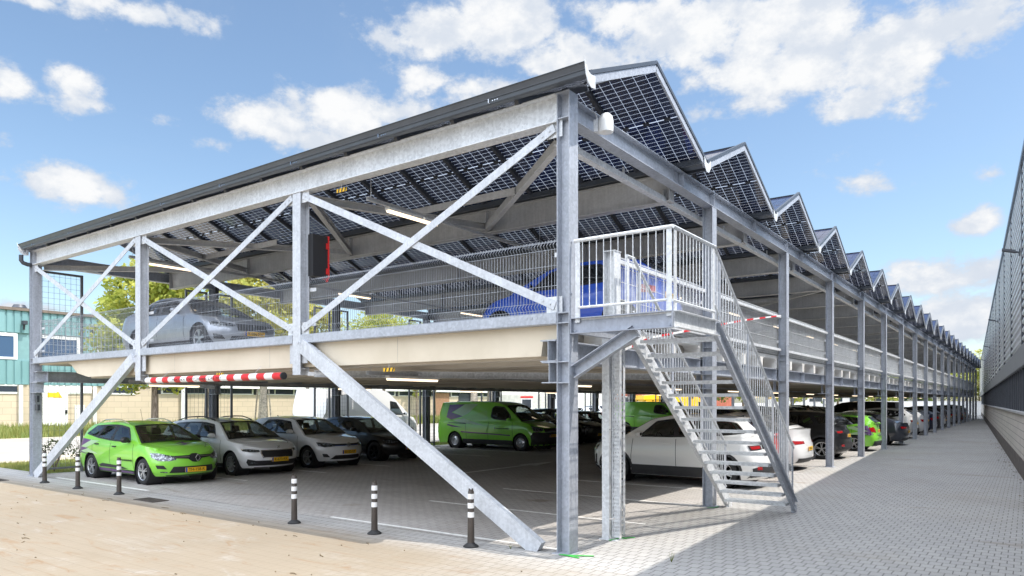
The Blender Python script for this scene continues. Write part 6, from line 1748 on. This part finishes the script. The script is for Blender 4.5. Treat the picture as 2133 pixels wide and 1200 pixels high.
for i, (x, y, h, r) in enumerate(shr): shrub(f'reddish leafy shrub in the left border, {nm_[i]}', x, y, h, r, 60 + i)
rnd = random.Random(5)
def blades(n, f, hmin, hmax, w):
    mb = MB()
    for _ in range(n):
        x, y, z = f(); a = rnd.uniform(0, 6.3); h = rnd.uniform(hmin, hmax); l = rnd.uniform(-.4, .4) * h; dx, dy = math.cos(a), math.sin(a)
        mb.add([(x - dx * w, y - dy * w, z), (x + dx * w, y + dy * w, z), (x + l * dy, y - l * dx, z + h)], [(0, 1, 2)])
    return mb
def f1():
    y = .4 + 24 * rnd.random() ** 1.6; return rnd.uniform(-21.3 if y < 6.4 else -18.4, -16.85), y, .008
def f2(): return -39 - 20.5 * rnd.random() ** 1.5, rnd.uniform(-6, 75), .008
tag(blades(16000, f1, .04, .13, .008).build('lawn_grass', 'blade', recalc=False), kind='stuff')
tag(blades(26000, f2, .12, .55, .03).build('tall_grass', 'blade', recalc=False), kind='stuff')
def weed(x, y, h, n, label):
    mb = MB()
    for _ in range(n):
        a = rnd.uniform(0, 6.3); d = Vector((math.cos(a), math.sin(a), 0)); hh = h * rnd.uniform(.5, 1); q = Vector((x, y, .0)); s_ = Vector((-d.y, d.x, 0)) * .004
        mb.add([q - s_, q + s_, q + d * hh * .5 + Vector((0, 0, hh))], [(0, 1, 2)])
    tag(mb.build('weed', 'blade', recalc=False), label, 'weed', 'weeds in the paving')
weed(1.30, .30, .15, 14, 'small tuft of weed growing at the edge of the sunlit paving'); weed(-.75, -.22, .07, 12, 'low weed at the foot of the right raking strut'); weed(-3.2, -.40, .06, 10, 'low weed beside the middle right-hand bollard')
mb = MB()
for _ in range(90):
    x, y = rnd.uniform(-14, 2.2), -.9 - 4.6 * rnd.random() ** 1.3; a = rnd.uniform(-.5, .5) + (3.14 if rnd.random() < .5 else 0); l_ = rnd.choice((.02, .03, .04, .10, .18)); q = Vector((x, y, .004)); e = Vector((math.cos(a), math.sin(a), 0)) * l_
    mb.bar(q, q + e * .55 + Vector((0, 0, .006)), .012, .008); mb.bar(q + e * .5 + Vector((0, 0, .006)), q + e + Vector((e.y * .2, -e.x * .2, 0)), .009, .006)
tag(mb.build('twig_debris', plain('dry_litter', (.16, .12, .07), .9, 0, 0, 0, .4, 9)), kind='stuff')
mb = MB()
for _ in range(170):
    y = rnd.uniform(2, 40); x = 5.49 - .0525 * y - .05 - rnd.random() ** 2 * .35; s_ = rnd.uniform(.008, .035); a = rnd.uniform(0, 6.3)
    mb.add([(x + s_ * math.cos(a + q), y + s_ * math.sin(a + q), .004 + .01 * (q > 2)) for q in (0, 1.6, 3.1, 4.7)], [(0, 1, 2, 3)])
tag(mb.build('leaf_litter', plain('dry_litter', (.16, .12, .07), .9, 0, 0, 0, .4, 9), recalc=False), kind='stuff')

# ------------------------------------------------------------------ the person between the rows
def person(loc, rz, label):
    t_ = thing('person', label, 'person', loc, rz)
    def skin(nm, mat, pts, edges, rad, root=0):
        me = bpy.data.meshes.new(nm); me.from_pydata(pts, edges, []); o = bpy.data.objects.new(nm, me); COL.objects.link(o)
        m = o.modifiers.new('skin', 'SKIN'); m.use_smooth_shade = True
        sv = me.skin_vertices[0].data
        for i, r in enumerate(rad): sv[i].radius = (r, r) if not isinstance(r, tuple) else r
        sv[root].use_root = True
        s_ = o.modifiers.new('sub', 'SUBSURF'); s_.levels = 1; s_.render_levels = 1
        dg = bpy.context.evaluated_depsgraph_get(); m2 = bpy.data.meshes.new_from_object(o.evaluated_get(dg))
        bpy.data.objects.remove(o); o = bpy.data.objects.new(nm, m2); COL.objects.link(o); m2.materials.clear(); m2.materials.append(mat); o.parent = t_
        m2.polygons.foreach_set('use_smooth', [True] * len(m2.polygons)); return o
    sk = plain('skin', (.40, .24, .17), .6, 0, 0, 0, .05); jk = plain('brown_jacket', (.095, .055, .035), .8, 0, 0, 0, .15, 8); tr = plain('dark_trousers', (.03, .032, .04), .85, 0, 0, 0, .1)
    # body: pelvis, spine, neck, head; arms; legs
    pts = [(0, 0, .92), (0, 0, 1.10), (0, 0, 1.30), (0, 0, 1.42), (.01, 0, 1.50), (.02, 0, 1.58), (.02, 0, 1.70),
           (0, .17, 1.40), (.0, .24, 1.14), (.09, .22, .93), (.12, .21, .86), (0, -.17, 1.40), (-.03, -.24, 1.14), (.05, -.23, .92), (.08, -.22, .85),
           (0, .09, .88), (.06, .10, .49), (.02, .10, .09), (.12, .11, .04), (0, -.09, .88), (-.06, -.10, .49), (-.14, -.10, .10), (-.04, -.11, .04)]
    ed = [(0, 1), (1, 2), (2, 3), (3, 4), (4, 5), (5, 6), (3, 7), (7, 8), (8, 9), (9, 10), (3, 11), (11, 12), (12, 13), (13, 14), (0, 15), (15, 16), (16, 17), (17, 18), (0, 19), (19, 20), (20, 21), (21, 22)]
    rad = [(.15, .11), (.14, .10), (.16, .11), (.12, .09), .055, .085, .085, .055, .042, .033, .03, .055, .042, .033, .03, .085, .055, .042, .04, .085, .055, .042, .04]
    skin('body', sk, pts, ed, rad)
    jp = pts[:5] + pts[7:10] + pts[11:14]; je = [(0, 1), (1, 2), (2, 3), (3, 4), (3, 5), (5, 6), (6, 7), (3, 8), (8, 9), (9, 10)]
    skin('jacket', jk, jp, je, [(.175, .135), (.165, .125), (.185, .13), (.14, .11), .068, .07, .057, .048, .07, .057, .048])
    lp = [pts[0]] + pts[15:18] + pts[19:22]; skin('trousers', tr, lp, [(0, 1), (1, 2), (2, 3), (0, 4), (4, 5), (5, 6)], [(.155, .12), .10, .068, .055, .10, .068, .055])
    sp = [pts[17], pts[18]]; 
    for a, b in ((17, 18), (21, 22)):
        mb = MB(); c = Vector(pts[a]); mb.box(c.x - .06, c.x + .19, c.y - .045, c.y + .045, 0, .09); mb.build('shoe', 'black', t_)
    mb = MB(); mb.lathe([(0, .112), (.05, .105), (.088, .06), (.092, .0), (.08, -.05)], 14, 'z', (0.005, 0, 1.66)); mb.build('hair', plain('dark_hair', (.025, .018, .013), .7, 0, 0, 0, .1), t_, 60)
    for sg in (-1, 1):
        c = Vector(pts[10 if sg > 0 else 14])
        for q in range(4): mb = MB(); x = c.x - .028 + q * .019; mb.tube([(x, c.y, c.z), (x + .008, c.y, c.z - .05), (x + .015, c.y - sg * .01, c.z - .08 - .01 * (q in (1, 2)))], [.010, .0085, .006], 6); mb.build('finger', sk, t_)
        mb = MB(); mb.tube([(c.x + .03, c.y, c.z + .02), (c.x + .055, c.y - sg * .02, c.z - .02), (c.x + .058, c.y - sg * .03, c.z - .05)], [.011, .009, .007], 6); mb.build('thumb', sk, t_)
    mb = MB(); mb.lathe([(0, .02), (.012, 0), (.016, -.02), (0, -.03)], 8, 'z', (.115, 0, 1.635)); mb.build('nose', sk, t_)
    for sg in (-1, 1): mb = MB(); mb.lathe([(0, .01), (.011, 0), (0, -.01)], 8, 'x', (.10, sg * .034, 1.665)); mb.build('eye', 'white', t_); mb = MB(); mb.lathe([(0, -.03), (.014, -.015), (.016, .01), (0, .03)], 8, 'z', (.02, sg * .092, 1.65)); mb.build('ear', sk, t_)
    mb = MB(); mb.box(.098, .108, -.025, .025, 1.592, 1.60); mb.build('mouth', 'red', t_)
    return t_
px_, py_ = at(1683, 41)
person((px_, py_, .004), R(165), 'person in a brown jacket and dark trousers walking down the aisle between the parked cars')
